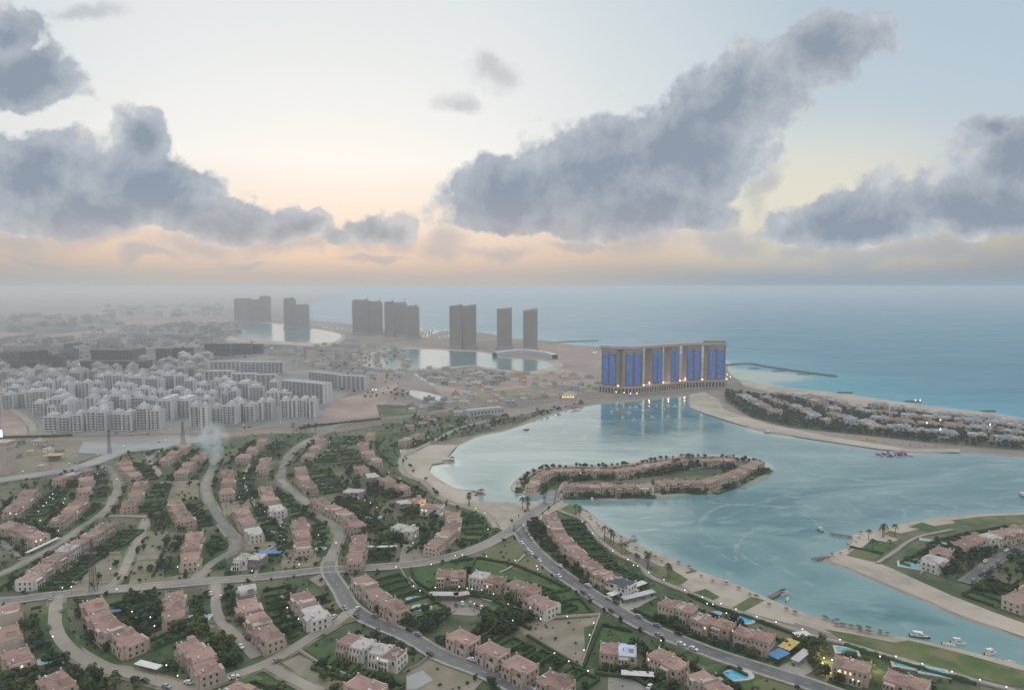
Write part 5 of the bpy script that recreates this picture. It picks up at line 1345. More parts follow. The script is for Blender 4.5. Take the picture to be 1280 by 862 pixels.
# left edge: beige tower block, lit sign board, crane arm
r_ = thing('beige_tower', 'plain beige stair tower cut by the left edge of the view', 'tower', G(2, 593))
b = MB(); b.box(-8, 6, 0, 12, -.4, 30, 0); b.box(-8.6, 6.6, -.6, 12.6, 25, 27, 1); b.box(-3, 1, -.2, -.003, 3, 24, 1); b.build('shaft', (M['trim'], M['apt2']), r_)
b = MB(); b.box(-9, 7, -1, 13, 30.003, 31.5, 0); b.build('cap', (M['trim'],), r_)
r_ = thing('lit_board', 'white glowing screen on a post at the left edge', 'lit board', G(1, 556))
b = MB(); b.box(-3.4, 3.4, -.4, .4, 9, 18, 0); b.build('frame', (M['metal'],), r_); b = MB(); b.box(-3.1, 3.1, -.55, -.403, 9.4, 17.6, 0)
b.build('screen', (mat('cyan_white_screen', (.7, .9, .95), emit=(.72, .95, 1.), estr=1.3),), r_); b = MB(); b.tube((0, 0, -.3), (0, 0, 9), .5, .4); b.build('post', (M['metal'],), r_)
b = MB(); b.tube((0, 0, 0), (0, 0, 26), .35); b.tube((-4, 0, 26), (22, 0, 26.5), .3)
tag(b.build('site_crane', (M['yellow'],), None, G(60, 580)), 'thin yellow crane over the sheeted roof in the yard', 'crane')

def pylon(px, py, h, label, w0=1.7):
    p = G(px, py); r_ = thing('lattice_mast', label, 'mast', p)
    b = MB(); n = 9
    def c(i, k): t = i / n; wd = w0 * (1 - t * .75); return Vector(((wd if k in (0, 1) else -wd), (wd if k in (1, 2) else -wd), h * t))
    for i in range(n):
        for k in range(4):
            b.tube(c(i, k), c(i + 1, k), .16, n=4); b.tube(c(i, k), c(i + 1, (k + 1) % 4), .11, n=4); b.tube(c(i + 1, k), c(i + 1, (k + 1) % 4), .09, n=4)
    b.build('lattice', (M['rust'],), r_)
    b = MB(); b.tube((0, 0, h), (0, 0, h * 1.12), .12, .05); b.build('tip', (M['rust'],), r_)
    b = MB(); b.box(-w0 * 1.5, w0 * 1.5, -w0 * 1.5, w0 * 1.5, -.3, .6); b.build('footing', (M['concrete'],), r_)
    for z in (.72, .86):
        b = MB(); b.box(-.5, .5, -.9, -.5, h * z, h * z + 2.2); b.build('antenna', (M['metal'],), r_)
pylon(117, 739, 30, 'rusty lattice mast standing on the bare plot by the main road')
pylon(137, 567, 26, 'thin dark lattice mast beside the pale highway', 1.6)
pylon(229, 555, 26, 'reddish lattice mast above the paved yard near the smoke', 2.0)
pylon(382, 454, 34, 'distant thin mast standing alone behind the long slab block', 1.6)

# bridge to the island
r_ = thing('island_bridge', 'short concrete bridge with side walls coloured dark for shade leading onto the island', 'bridge', G(688, 622), angpx((690, 627), (692, 616)))
Lb = (G(690, 627) - G(692, 615)).length
b = MB(); b.box(-Lb / 2 - 4, Lb / 2 + 6, -4.5, 4.5, .2, .95); b.build('deck', (M['concrete'],), r_)
for s in (-1, 1): b = MB(); b.box(-Lb / 2 - 4, Lb / 2 + 6, s * 4.3 - .15, s * 4.3 + .15, .953, 2.0); b.build('parapet', (M['darkconc'],), r_)  # shade on the bridge's side put into the dark parapet colour
pm = MB(); pm.tube((0, 0, -3), (0, 0, .2), .7, n=10); pme = pm.mesh('pier', (M['concrete'],))
for x in (-.3, 0, .3):
    for y in (-3, 3): inst('pier', pme, r_, (x * Lb, y, 0))

# breakwaters
def rockpile(lst, wd, h, label, n, group=None, z=-1.2):
    ln = smoothline(Gl(lst, -1), False, 8); b = MB(); tot = sum((ln[i + 1] - ln[i]).length for i in range(len(ln) - 1))
    for p, t in along(ln, tot / n):
        nn = Vector((-t.y, t.x, 0))
        for k in (-1, 0, 1):
            c = p + nn * k * wd * .3 + Vector((random.uniform(-1, 1), random.uniform(-1, 1), 0)); r = wd * random.uniform(.22, .34)
            b.ball((c.x, c.y, z + (h * .5 if k == 0 else h * .15)), r * 1.25, 6, 4, sz=random.uniform(.5, .8) * h / wd * 1.8)
    o = b.build('breakwater', (M['rock'],)); tag(o, label, 'breakwater', group); return o
rockpile([(907, 457), (935, 455), (960, 459), (1000, 465), (1046, 471)], 13, 4.2, 'long curved rock breakwater running out from the hotel', 60)
for q, l in (([(938, 460), (950, 461)], 'nearest to the hotel'), ([(966, 464), (980, 464)], 'second from the hotel'), ([(998, 468), (1014, 468)], 'at the tip of the long one')): rockpile(q, 7, 2.4, 'short dark rock groyne beside the long breakwater, ' + l, 8)
rockpile([(1048, 491), (1064, 491)], 9, 2.6, 'rock spur on the sea beach, first past the hotel', 8)
rockpile([(1134, 502), (1148, 502)], 9, 2.6, 'rock spur on the sea beach, second past the hotel', 8)
rockpile([(1230, 514), (1244, 514)], 9, 2.6, 'rock spur on the sea beach, third past the hotel', 8)
rockpile([(696, 428), (720, 427), (749, 426)], 14, 4, 'far dark breakwater behind the last brown tower', 24)
def jetty(a, c, wd, label, hut=False, m='wood'):
    A, B_ = G(*a, 0), G(*c, 0); d_ = B_ - A; ln = d_.length; r_ = thing('jetty', label, 'jetty', A, math.atan2(d_.y, d_.x))
    b = MB(); b.box(0, ln, -wd / 2, wd / 2, .3, .6); b.build('deck', (M[m],), r_)
    pm = MB(); pm.tube((0, 0, -3), (0, 0, .3), .15); pme = pm.mesh('pile', (M['wood'],))
    for i in range(max(2, int(ln / 4))):
        for s in (-1, 1): inst('pile', pme, r_, ((i + .5) * ln / max(2, int(ln / 4)), s * wd * .42, 0))
    if hut:
        b = MB(); b.hip(ln - 4.5, ln - .2, -2.6, 2.6, 3., 4.3); b.build('shelter_roof', (M['thatch'],), r_)
        b = MB(); 
        for x in (ln - 4, ln - .8):
            for y in (-2, 2): b.tube((x, y, .6), (x, y, 3.), .1)
        for x in (ln - 4, ln - .8):
            for z in (2.9,): b.box(x - .06, x + .06, -2, 2, z, z + .1)
        b.build('shelter_posts', (M['wood'],), r_)
jetty((552, 576), (568, 575), 3, 'rocky little pier with a hut at the upper beach', True)
jetty((590, 614), (604, 617), 3.5, 'curved beach pier with a hut below the upper one', True)
jetty((774, 680), (795, 675), 2.5, 'slim jetty on the shore by the long villa row')
jetty((962, 747), (978, 739), 3, 'jetty with moored craft on the lower shore')
jetty((1065, 671), (1037, 666), 2.5, 'dark jetty at the tip of the eastern headland')
jetty((1036, 696), (1018, 698), 3, 'dark double pontoon at the headland beach')
jetty((858, 716), (870, 713), 2, 'short jetty off the shore lawn')
jetty((604, 533), (622, 534), 3, 'dark landing stage on the northern lagoon shore')

# ---- boats
def boat_proto(L_, kind):
    r_ = bpy.data.objects.new('boat', None); COL.objects.link(r_)
    b = MB(); st = []; n = 9
    for i in range(n):
        t = i / (n - 1); x = -L_ / 2 + L_ * t; w_ = L_ * .155 * (1 - max(0, (t - .45) / .55) ** 2.2) * (.88 + .12 * min(t * 3, 1)); sh = .95 + .55 * t * t
        st.append([(x, -w_, sh), (x, -w_ * .8, 0.), (x, 0, -.35), (x, w_ * .8, 0.), (x, w_, sh)])
    k = 0
    for s in st: b.v += s
    for i in range(n - 1):
        for j in range(4): b.f.append((i * 5 + j, (i + 1) * 5 + j, (i + 1) * 5 + j + 1, i * 5 + j + 1)); b.mi.append(0)
        b.f.append((i * 5 + 4, (i + 1) * 5 + 4, (i + 1) * 5, i * 5)); b.mi.append(1)
    b.f.append((0, 1, 2, 3, 4)); b.mi.append(0)
    b.build('hull', (M['whitep'] if kind != 'dark' else M['navy'], M['trim']), r_)
    if kind != 'skiff':
        b = MB(); b.box(-L_ * .18, L_ * .2, -L_ * .10, L_ * .10, 1.1, 2.3, 0, top=(.35, .15)); b.box(-L_ * .13, L_ * .165, -L_ * .102, L_ * .102, 1.6, 2.05, 1); b.build('cabin', (M['whitep'], M['glass']), r_)
        b = MB(); b.box(-L_ * .36, L_ * .12, -L_ * .12, L_ * .12, 3.3, 3.42, 0)
        b.build('canopy', (M['navy'] if kind == 'navy' else M['whitep'],), r_)
        b = MB(); [b.tube((x * L_, y * L_, 1.1), (x * L_, y * L_, 3.3), .06, n=4) for x in (-.33, .08) for y in (-.1, .1)]
        b.build('canopy_frame', (M['metal'],), r_)
    else:
        b = MB(); b.box(-L_ * .1, L_ * .05, -.5, .5, .9, 1.5, 0); b.build('console', (M['whitep'],), r_)
    b = MB(); b.box(-L_ / 2 - .5, -L_ / 2 - .02, -.28, .28, .1, 1.4); b.build('outboard_motor', (M['rubber'],), r_)
    return r_
PB = {}
def boat(px, py, L_, kind, label, ang, cat='boat', group=None):
    key = (round(L_), kind)
    if key not in PB: PB[key] = boat_proto(L_, kind); o = PB[key]
    else: o = copy_tree(PB[key])
    p = G(px, py, -1.); o.scale = (.85,) * 3; o.location = (p.x, p.y, -1.0); o.rotation_euler = (0, 0, ang); tag(o, label, cat, group); return o
boat(980, 742, 9, 'navy', 'boat with a navy canopy moored at the lower shore jetty', .5)
boat(984, 750, 6, 'skiff', 'open skiff lying below the jetty with the navy canopied boat', .9)
boat(1150, 796, 11, 'dark', 'large dark hulled boat moored along the grassy shore', -.35)
boat(1198, 804, 8, 'white', 'white canopied boat moored right of the dark one', -.3)
boat(1186, 806, 7, 'skiff', 'open skiff tied between the dark and white canopied boats', -.4)
boat(1238, 817, 8, 'white', 'small white boat moored at far lower right', .2)
boat(1262, 828, 6, 'skiff', 'open skiff by the shore at the right edge', -.3)
boat(1025, 663, 7, 'dark', 'dark boat leading a curved wake off the headland', 1.9)
boat(1020, 699, 6, 'skiff', 'open skiff tied to the headland pontoon', .2)
boat(962, 541, 15, 'dark', 'dark wide boat anchored off the sand spit', .1)
boat(972, 542, 9, 'dark', 'smaller dark boat beside the wide one off the sand spit', .2)
boat(740, 626, 8, 'white', 'small white boat below the island front shore', 1.5)
boat(1277, 619, 12, 'dark', 'dark boat cut by the right edge of the view', 1.3)
boat(658, 537, 9, 'dark', 'lone dark boat on the northern arm of the lagoon', .1)
boat(603, 438, 26, 'dark', 'dark ferry on the central crystal lagoon', .1)
boat(793, 674, 7, 'navy', 'boat with navy canopy at the slim jetty by the villa row', .2)
boat(908, 727, 5, 'skiff', 'open skiff near the beach in the shallows', .2)
for x, y in [(772, 512), (784, 517), (795, 510), (806, 515), (818, 508), (829, 513), (842, 507), (776, 522), (790, 526), (850, 513), (815, 521), (764, 516), (836, 520), (800, 506), (778, 506)]:  # added boats stand in for reflected lights glittering on the basin
    boat(x + random.uniform(-3, 3), y + random.uniform(-1, 1), 8, 'white', 'small white boat added for reflected light glints on the basin before the hotel', random.uniform(0, 6.28), group='boats added for light glints before the hotel')
# inflatable park
c = G(1116, 568, -1); r_ = thing('inflatable_park', 'cluster of pink and purple inflatables floating off the peninsula beach', 'water park', (c.x, c.y, -1))
for i in range(26):
    b = MB(); w_ = random.uniform(2, 5); h = random.uniform(.8, 2.6)
    if i % 3 == 0: b.tube((0, 0, 0), (w_, 0, h), 1., n=8)
    elif i % 3 == 1: b.box(-w_, w_, -1.2, 1.2, 0, h * .6, top=(.3, .3))
    else: b.ball((0, 0, h * .6), h * .8, 8, 5)
    b.build('float', (M[('purple', 'pink', 'purple', 'navy', 'pink')[i % 5]],), r_, (random.uniform(-17, 17), random.uniform(-9, 9) * (1 - .3 * (i % 2)), 0), random.uniform(0, 3))
for i in range(9):
    p = G(1078 + i * 2.3, 549.5 + (i % 2)); b = MB(); b.box(-1.6, 1.6, -.8, .8, 0, .9, top=(.1, .1)); b.tube((-1.5, 0, .9), (-1.5, 0, 1.5), .1)
    tag(b.build('beach_pedalo', (M['yellow'],), None, (p.x, p.y, .05), random.uniform(0, 3)), 'yellow pedalo drawn up on the peninsula beach', 'pedalo', 'yellow pedalos on the beach')
# red tents on the lagoon shore
for i, (x, y) in enumerate([(716, 510), (719, 509.5), (722, 509)]):
    p = G(x, y); b = MB(); b.box(-2.4, 2.4, -2.2, 2.2, 2.4, 2.6); b.hip(-2.6, 2.6, -2.4, 2.4, 2.603, 4.2)
    for xx in (-2.2, 2.2):
        for yy in (-2, 2): b.tube((xx, yy, 0), (xx, yy, 2.4), .08)
    tag(b.build('red_tent', (M['red'],), None, (p.x, p.y, .1)), 'small red tent on the lagoon promenade left of the hotel', 'tent', 'red tents on the promenade')

# ---- beach parasols
um = MB(); um.tube((0, 0, 0), (0, 0, 2.3), .07); k = len(um.v)
for i in range(10): a = 2 * math.pi * i / 10; um.v.append((1.7 * math.cos(a), 1.7 * math.sin(a), 2.0))
um.v.append((0, 0, 2.75))
for i in range(10): um.f.append((k + i, k + (i + 1) % 10, k + 10)); um.mi.append(0)
ume = um.mesh('beach_parasol', (M['thatch'],))
def parasols(line_px, n, phrase, jit=3):
    L_ = smoothline(Gl(line_px), False, 5); tot = sum((L_[i + 1] - L_[i]).length for i in range(len(L_) - 1))
    for p, t in along(L_, tot / n):
        tag(inst('beach_parasol', ume, None, (p.x + random.uniform(-jit, jit), p.y + random.uniform(-jit, jit), .05), 0, (random.uniform(.6, .95),) * 3), 'straw parasol on the sand ' + phrase, 'parasol', 'straw parasols ' + phrase)
parasols([(730, 642), (766, 668), (800, 688), (850, 708), (900, 728), (960, 754), (1020, 776)], 26, 'along the lower lagoon shore')
parasols([(1026, 773), (1060, 784), (1110, 795)], 16, 'along the grassy shore at lower right')
parasols([(1036, 694), (1062, 685), (1080, 668), (1110, 662)], 9, 'at the headland tip')
parasols([(1060, 545), (1110, 555), (1180, 560)], 14, 'on the peninsula beach')
parasols([(650, 606), (660, 594), (690, 584)], 10, 'at the western tip of the island')

# ---- cars
def car_proto(m):
    r_ = bpy.data.objects.new('parked_car', None); COL.objects.link(r_)
    b = MB(); prof = [(-2.2, .35), (2.2, .35), (2.25, .75), (1.9, .9), (1.0, .98), (.35, 1.45), (-1.2, 1.48), (-1.9, 1.02), (-2.25, .95)]
    k = len(b.v)
    for y, s in ((-.86, 1), (.86, 1)):
        for x, z in prof: b.v.append((x, y * (.86 if z > 1.2 else 1), z))
    n = len(prof)
    for i in range(n): j = (i + 1) % n; b.f.append((k + j, k + i, k + n + i, k + n + j)); b.mi.append(0)
    b.f.append(tuple(k + i for i in range(n))); b.mi.append(0); b.f.append(tuple(k + n + i for i in range(n))[::-1]); b.mi.append(0)
    b.build('body', (M[m],), r_)
    b = MB()
    for s in (-1, 1): b.quad([(x, s * (.862 if z < 1.2 else .765), z) for x, z in ((-1.6, 1.05), (.75, 1.03), (.3, 1.4), (-1.15, 1.42))][::s])
    b.quad([(1.0, -.76, 1.0), (1.0, .76, 1.0), (.38, .68, 1.46), (.38, -.68, 1.46)]); b.quad([(-1.85, .76, 1.06), (-1.85, -.76, 1.06), (-1.24, -.68, 1.5), (-1.24, .68, 1.5)])
    b.build('windows', (M['glass'],), r_)
    wm = MB(); wm.tube((0, -.12, 0), (0, .12, 0), .34, n=10); wme = wm.mesh('wheel', (M['rubber'],))
    for x in (-1.35, 1.35):
        for y in (-.8, .8): inst('wheel', wme, r_, (x, y, .34))
    hm = MB(); hm.box(-.03, .03, -.18, .18, 0, .14); hme = hm.mesh('headlight', (M['whitep'],))
    for y in (-.6, .6): inst('headlight', hme, r_, (2.24, y, .62))
    return r_
CP = {}
CN = dict(carw='white', carg='silver', card='dark', carr='red')
def car(p, ang, m, where, z):
    if m not in CP: CP[m] = car_proto(m); o = CP[m]
    else: o = copy_tree(CP[m])
    o.location = (p.x, p.y, z); o.rotation_euler = (0, 0, ang); tag(o, '%s car parked %s' % (CN[m], where), 'car', '%s cars %s' % (CN[m], where))
def cars_along(key, n, off, where, z, lo=0., hi=1.):
    L_ = ROADS[key]; P_ = along(L_, 6.5); P_ = P_[int(lo * len(P_)):int(hi * len(P_))]
    for p, t in random.sample(P_, min(n, len(P_))):
        s = random.choice((1, -1)) ; nn = Vector((-t.y, t.x, 0))
        car(p + nn * s * off, math.atan2(t.y, t.x) + (math.pi if s > 0 else 0), random.choice(('carw', 'carw', 'carg', 'card', 'card', 'carg')), where, z)
cars_along('east avenue', 26, 4.2, 'along the dark avenue', 1.0, 0, .75)
cars_along('south street', 9, 3.9, 'along the south street', 1.05)
cars_along('north lane', 7, 3.2, 'along the north lane', 1.0)
cars_along('short lane', 6, 2.8, 'on the short dusty lane', 1.05)
cars_along('west street', 7, 3., 'on the dusty street at lower left', 1.1)
cars_along('cross street', 4, 3.4, 'on the dusty cross street', 1.1)
cars_along('east lane', 10, 2.6, 'on the lane of the eastern headland', 1.0, 0, .6)
cars_along('boulevard', 12, 3.4, 'on the boulevard below the white blocks', .8, .2, 1)
for x, y, m in [(570, 758, 'card'), (578, 757, 'carw'), (588, 757, 'carg'), (596, 759, 'card'), (602, 762, 'carw')]: car(G(x, y), R(100), m, 'on the crescent parking lot', 1.3)
for x, y, m in [(812, 862, 'carw'), (776, 742, 'carg'), (786, 744, 'card'), (796, 742, 'carw')]: car(G(x, y, .0), R(60), m, 'under the pale carports', 1.3)
car(G(98, 723), .2, 'card', 'alone on the bare plot by the mast', .3); car(G(92, 730), .1, 'carg', 'alone on the sandy yard by the mast', .3)
car(G(1162, 853), -.35, 'card', 'by the floodlit villa', .3); car(G(60, 700), .5, 'carr', 'on the northwest lane', 1.1)

# ---- street lamps
lp = MB(); lp.tube((0, 0, 0), (0, 0, 4.3), .09, .06, n=5); lpe = lp.mesh('lamp_post', (M['metal'],))
lg = MB(); lg.ball((0, 0, 4.6), .31, 8, 5); lge = lg.mesh('lamp_globe', (M['lamp'],)); lg = MB(); lg.ball((0, 0, 4.6), .31, 8, 5); lgw = lg.mesh('lamp_globe', (M['lampw'],))
NL = [0]
def lamp(p, where, warm=False, s=1.):
    o = thing('garden_lamp', 'small lit %s globe lamp %s' % ('warm' if warm else 'white', where), 'lamp', (p.x, p.y, .1), 0, 'lit lamps ' + where)
    inst('post', lpe, o); inst('globe', lgw if warm else lge, o, (0, 0, 4.6 * (1 - s)), 0, (s, s, s)); NL[0] += 1
def lamps_px(lst, where, **k):
    for x, y in lst: lamp(G(x, y - 0, 4.6), where, **k)
lamps_px([(785, 699), (797, 707), (811, 715), (830, 724), (856, 737), (878, 746), (884, 754), (891, 755), (901, 754), (920, 761), (946, 770), (970, 777), (1003, 786), (1050, 799), (1100, 820), (1120, 820), (1153, 829), (1190, 839), (1225, 849), (1258, 858), (728, 652), (741, 666), (766, 688)], 'along the coast path')
lamps_px([(641, 775), (676, 773), (709, 770), (742, 778), (737, 793), (730, 812), (693, 816), (711, 826), (735, 838)], 'around the triangular plot')
lamps_px([(608, 695), (644, 700), (671, 707), (672, 711), (617, 742), (602, 737), (584, 735), (590, 736), (517, 732), (525, 738), (544, 734), (635, 755), (593, 754), (574, 733)], 'on the crescent lawns')
lamps_px([(539, 705), (569, 694), (578, 693), (533, 683), (546, 686), (516, 678), (606, 641), (610, 661), (595, 635)], 'along the green wedge')
lamps_px([(66, 623), (62, 621), (58, 628), (54, 632), (48, 639), (66, 617), (50, 650), (79, 628), (81, 623), (116, 601), (122, 592), (119, 586), (146, 598), (132, 586), (73, 663), (66, 659), (20, 642), (24, 624), (14, 652)], 'in the upper left gardens')
lamps_px([(305, 597), (306, 606), (309, 612), (315, 622), (322, 632), (331, 639), (338, 643), (351, 657), (355, 674), (305, 588), (299, 621), (308, 573), (325, 575), (344, 554), (352, 548)], 'on the garden path of the north block', s=.8)
lamps_px([(404, 569), (410, 563), (414, 566), (416, 560), (420, 562), (432, 556), (440, 547), (436, 551), (442, 542), (447, 549), (424, 574), (401, 571)], 'in the top gardens by the north lane', s=.7)
lamps_px([(462, 603), (448, 622), (456, 625), (463, 628), (471, 634), (486, 590), (383, 688), (398, 668), (440, 685), (420, 678), (412, 552), (500, 598)], 'among the trees north of the main road')
lamps_px([(66, 795), (89, 733), (78, 734), (146, 736), (165, 764), (170, 771), (188, 771), (193, 782), (208, 831), (359, 759), (373, 773), (384, 780), (307, 777), (315, 713), (374, 705), (495, 708), (138, 710), (248, 706), (222, 708), (230, 806), (222, 844)], 'among the lower left villas')
lamps_px([(792, 706), (908, 766), (872, 780), (838, 764), (826, 800), (1064, 836)], 'beside the seaward villas', warm=True)
lamps_px([(1030, 822), (1040, 824), (1048, 838), (1066, 849), (1073, 851), (1088, 832), (1076, 842)], 'around the floodlit villa', warm=True)
for key, st, wh in (('promenade', 34, 'along the lagoon promenade'), ('boulevard', 44, 'along the boulevard'), ('highway', 40, 'along the pale highway')):
    for p, t in along(ROADS[key], st, 5.): 
        if abs(p.x) < 900 and p.y > 300: lamp(p + Vector((-t.y, t.x, 0)) * 5.5, wh, s=.95)
# far points of light: lit site and roads on the plain
fl_ = MB(); fl_.tube((0, 0, 0), (0, 0, 9), .3, .2); flp = fl_.mesh('mast_post', (M['metal'],)); fl_ = MB(); fl_.ball((0, 0, 9.8), 1.25, 8, 5); flg = fl_.mesh('mast_light', (M['lamp'],)); fl_ = MB(); fl_.ball((0, 0, 9.8), 1.25, 8, 5); flw = fl_.mesh('mast_light', (M['lampw'],))
def flood(x, y, where, warm=False, s=1.):
    o = thing('floodlight_mast', 'lit floodlight mast ' + where, 'floodlight', G(x, y), 0, 'floodlights ' + where); inst('post', flp, o); inst('globe', flw if warm else flg, o, (0, 0, 0), 0, (s, s, 1))
for i in range(34): flood(random.uniform(524, 562), random.uniform(412, 424), 'on the lit strip beside the twin tower', random.random() < .5, .9)
for x, y in [(4, 387), (8, 387), (12, 386.5), (16, 386.5), (20, 386.5), (26, 386.5), (14, 403), (112, 418), (121, 418), (126, 418), (170, 396), (146, 396), (185, 419), (201, 415), (230, 409), (250, 409), (236, 400), (240, 401), (246, 396), (268, 410), (340, 439), (66, 447), (100, 460), (284, 402)]: flood(x, y, 'scattered on the hazy far plain', False, 1.15)
for x, y in [(448, 415), (457, 414), (404, 411.5), (408, 412), (414, 412.5), (422, 413), (428, 413)]: flood(x, y, 'at the foot of the far left towers', False, 1.1)
for x, y in [(742, 445), (745, 445), (909, 474), (913, 477), (770, 497), (780, 498), (788, 499), (796, 499), (858, 478), (868, 478), (900, 480), (1158, 538), (1175, 534), (1144, 508), (1150, 508), (1237, 540), (1175, 546), (470, 494), (466, 494)]: flood(x, y, 'around the hotel and the peninsula', random.random() < .5, .6)
# warm light thrown on two villas
for x, y, e, z in [(1041, 840, 3200, 3.), (1060, 850, 2600, 3.), (1080, 853, 2200, 3.), (1032, 828, 2600, 3.5), (1094, 838, 1500, 3.), (869, 786, 2200, 3.), (534, 638, 2500, 3.5), (552, 640, 1500, 3.5)]:
    p = G(x, y); l = bpy.data.lights.new('garden_uplight', 'POINT'); l.energy = e; l.color = (1, .68, .32); l.shadow_soft_size = .25; lo = bpy.data.objects.new('garden_uplight', l); COL.objects.link(lo); lo.location = (p.x, p.y, z)
for x, y in [(769, 489), (812, 489), (836, 487), (856, 484)]:
    p = G(x, y); l = bpy.data.lights.new('hotel_uplight', 'POINT'); l.energy = 2200; l.color = (1, .72, .5); l.shadow_soft_size = .6; lo = bpy.data.objects.new('hotel_uplight', l); COL.objects.link(lo); lo.location = (p.x, p.y + 2, 14.5)

# ---- plot walls
def wall(lst, label, m='trim', h=1.6, wd=.4):
    ln = Gl(lst); b = MB()
    L_, Rr = ribbon_pts(ln, wd)
    for i in range(len(ln) - 1):
        a, c, e, f_ = Rr[i], Rr[i + 1], L_[i + 1], L_[i]
        b.quad([(q.x, q.y, h) for q in (a, c, e, f_)]); b.quad([(a.x, a.y, -.2), (c.x, c.y, -.2), (c.x, c.y, h), (a.x, a.y, h)]); b.quad([(e.x, e.y, -.2), (f_.x, f_.y, -.2), (f_.x, f_.y, h), (e.x, e.y, h)])
    for A, B_ in ((Rr[0], L_[0]), (L_[-1], Rr[-1])): b.quad([(B_.x, B_.y, -.2), (A.x, A.y, -.2), (A.x, A.y, h), (B_.x, B_.y, h)])
    tag(b.build('garden_wall', (M[m],)), label, 'wall')
wall([(374, 814), (400, 831), (438, 847)], 'cream wall between the shaded lawn and the bare corner plot')
wall([(640, 776), (700, 772), (750, 769)], 'low wall along the top of the triangular plot')
wall([(750, 769), (738, 802), (726, 837)], 'low pale wall on the right side of the triangular plot')
wall([(660, 796), (692, 816), (726, 836)], 'low wall along the left side of the triangular plot', 'hedge', 1.8, 1.2)
wall([(504, 842), (524, 832), (540, 818)], 'grey wall around the concrete slab yard', 'concrete')
wall([(1128, 706), (1146, 700), (1158, 712), (1150, 718)], 'cream terrace wall round the green pool on the headland')
wall([(352, 690), (404, 689)], 'low wall along the top of the plot by the crossroads')
wall([(84, 714), (108, 693), (150, 692)], 'low wall round the plot with the lattice mast')
wall([(300, 660), (330, 664), (350, 668)], 'white wall of the parking yard in the north block', 'wallw')
wall([(402, 606), (418, 612), (428, 606)], 'white garden wall curving in the top gardens', 'wallw')
wall([(498, 708), (514, 734), (524, 738)], 'pale wall beside the crescent lawn path')

# ---- hedges that stand free of the rows
def freehedge(lst, label, ht=1.8, wd=1.4):
    b = MB(); hedge_strip(b, Gl(lst), wd, ht); tag(b.build('hedge', (M['hedge'],)), label, 'hedge')
freehedge([(510, 712), (560, 703), (600, 699), (640, 706), (680, 722), (720, 742), (742, 768)], 'long hedge curving round the top of the crescent lawns')
freehedge([(514, 712), (520, 728), (540, 740), (580, 738)], 'hedge round the left end of the crescent lawns')
freehedge([(594, 700), (584, 720), (578, 734)], 'hedge between the squared villa and its neighbour')
freehedge([(692, 742), (722, 736)], 'upper cross hedge on the crescent lawns')
freehedge([(690, 754), (732, 748)], 'lower cross hedge on the crescent lawns')
freehedge([(640, 776), (690, 772), (742, 768)], 'hedge above the triangular plot')
freehedge([(728, 838), (742, 804), (752, 782), (790, 790)], 'hedge framing the fenced lawn by the blue roof')
freehedge([(790, 780), (822, 796), (856, 812), (890, 826), (934, 846)], 'hedge along the inland side of the avenue')
freehedge([(822, 812), (836, 798)], 'cross hedge on the inland lawns, first'); freehedge([(866, 830), (880, 816)], 'cross hedge on the inland lawns, second'); freehedge([(898, 844), (914, 830)], 'cross hedge on the inland lawns, third')
freehedge([(790, 762), (820, 776), (846, 786), (880, 802), (920, 818), (960, 830)], 'hedge along the seaward side of the avenue')
freehedge([(374, 812), (400, 796), (440, 776)], 'hedge along the cross street above the shaded lawn')
freehedge([(860, 744), (900, 762), (944, 776), (1000, 796)], 'hedge inland of the coast path, upper part'); freehedge([(1050, 806), (1100, 822), (1160, 840), (1220, 856)], 'hedge inland of the coast path, lower part')
freehedge([(1062, 684), (1084, 688), (1104, 692)], 'low hedge between the headland lawns', 1.2)
freehedge([(0, 547.5), (50, 546.5), (90, 545)], 'dark hedge along the boulevard at far left', 2.5, 3)
freehedge([(376, 536), (400, 532), (440, 528), (476, 524)], 'hedge row along the boulevard under the pink land', 2.5, 3)
freehedge([(578, 640), (600, 650), (612, 662)], 'hedge on the outside of the green wedge')
for i, (a, c) in enumerate([((572, 646), (592, 642)), ((572, 654), (602, 650)), ((568, 664), (608, 660))]): freehedge([a, c], 'cross hedge in the green wedge, %s from the top' % ORD[i])

# ================================================================ vegetation
def crown_arrays(seed, ncl, nleaf, ls, flat=.8):
    rs = np.random.RandomState(seed); V = []
    cl = rs.normal(size=(ncl, 3)); cl /= np.linalg.norm(cl, axis=1)[:, None]; cl *= (rs.uniform(.15, .62, size=(ncl, 1)))
    for c in cl:
        rr = rs.uniform(.28, .46)
        d_ = rs.normal(size=(nleaf, 3)); d_ /= np.linalg.norm(d_, axis=1)[:, None]
        p = c + d_ * rr * rs.uniform(.7, 1.05, size=(nleaf, 1))
        nrm = d_ + rs.normal(scale=.5, size=d_.shape); nrm /= np.linalg.norm(nrm, axis=1)[:, None]
        a = np.cross(nrm, rs.normal(size=nrm.shape)); a /= np.linalg.norm(a, axis=1)[:, None]; b_ = np.cross(nrm, a)
        s = ls * rs.uniform(.6, 1.25, size=(nleaf, 1))
        V.append(np.stack([p - a * s - b_ * s * .7, p + a * s - b_ * s * .5, p + a * s * .8 + b_ * s, p - a * s * .7 + b_ * s * .8], 1))
    V = np.concatenate(V).reshape(-1, 3); V[:, 2] = V[:, 2] * flat; return V
def raw_mesh(name, V, Fq, mi, mats):
    me = bpy.data.meshes.new(name); me.vertices.add(len(V)); me.loops.add(Fq.size); me.polygons.add(len(Fq))
    me.vertices.foreach_set('co', np.ascontiguousarray(V, dtype=np.float32).ravel()); me.loops.foreach_set('vertex_index', Fq.astype(np.int32).ravel())
    me.polygons.foreach_set('loop_start', np.arange(len(Fq), dtype=np.int32) * 4)
    for m in mats: me.materials.append(m)
    if mi is not None: me.polygons.foreach_set('material_index', mi.astype(np.int32))
    me.update(calc_edges=True); return me
LEAFM = ['leaf', 'leaf2', 'leaf3']
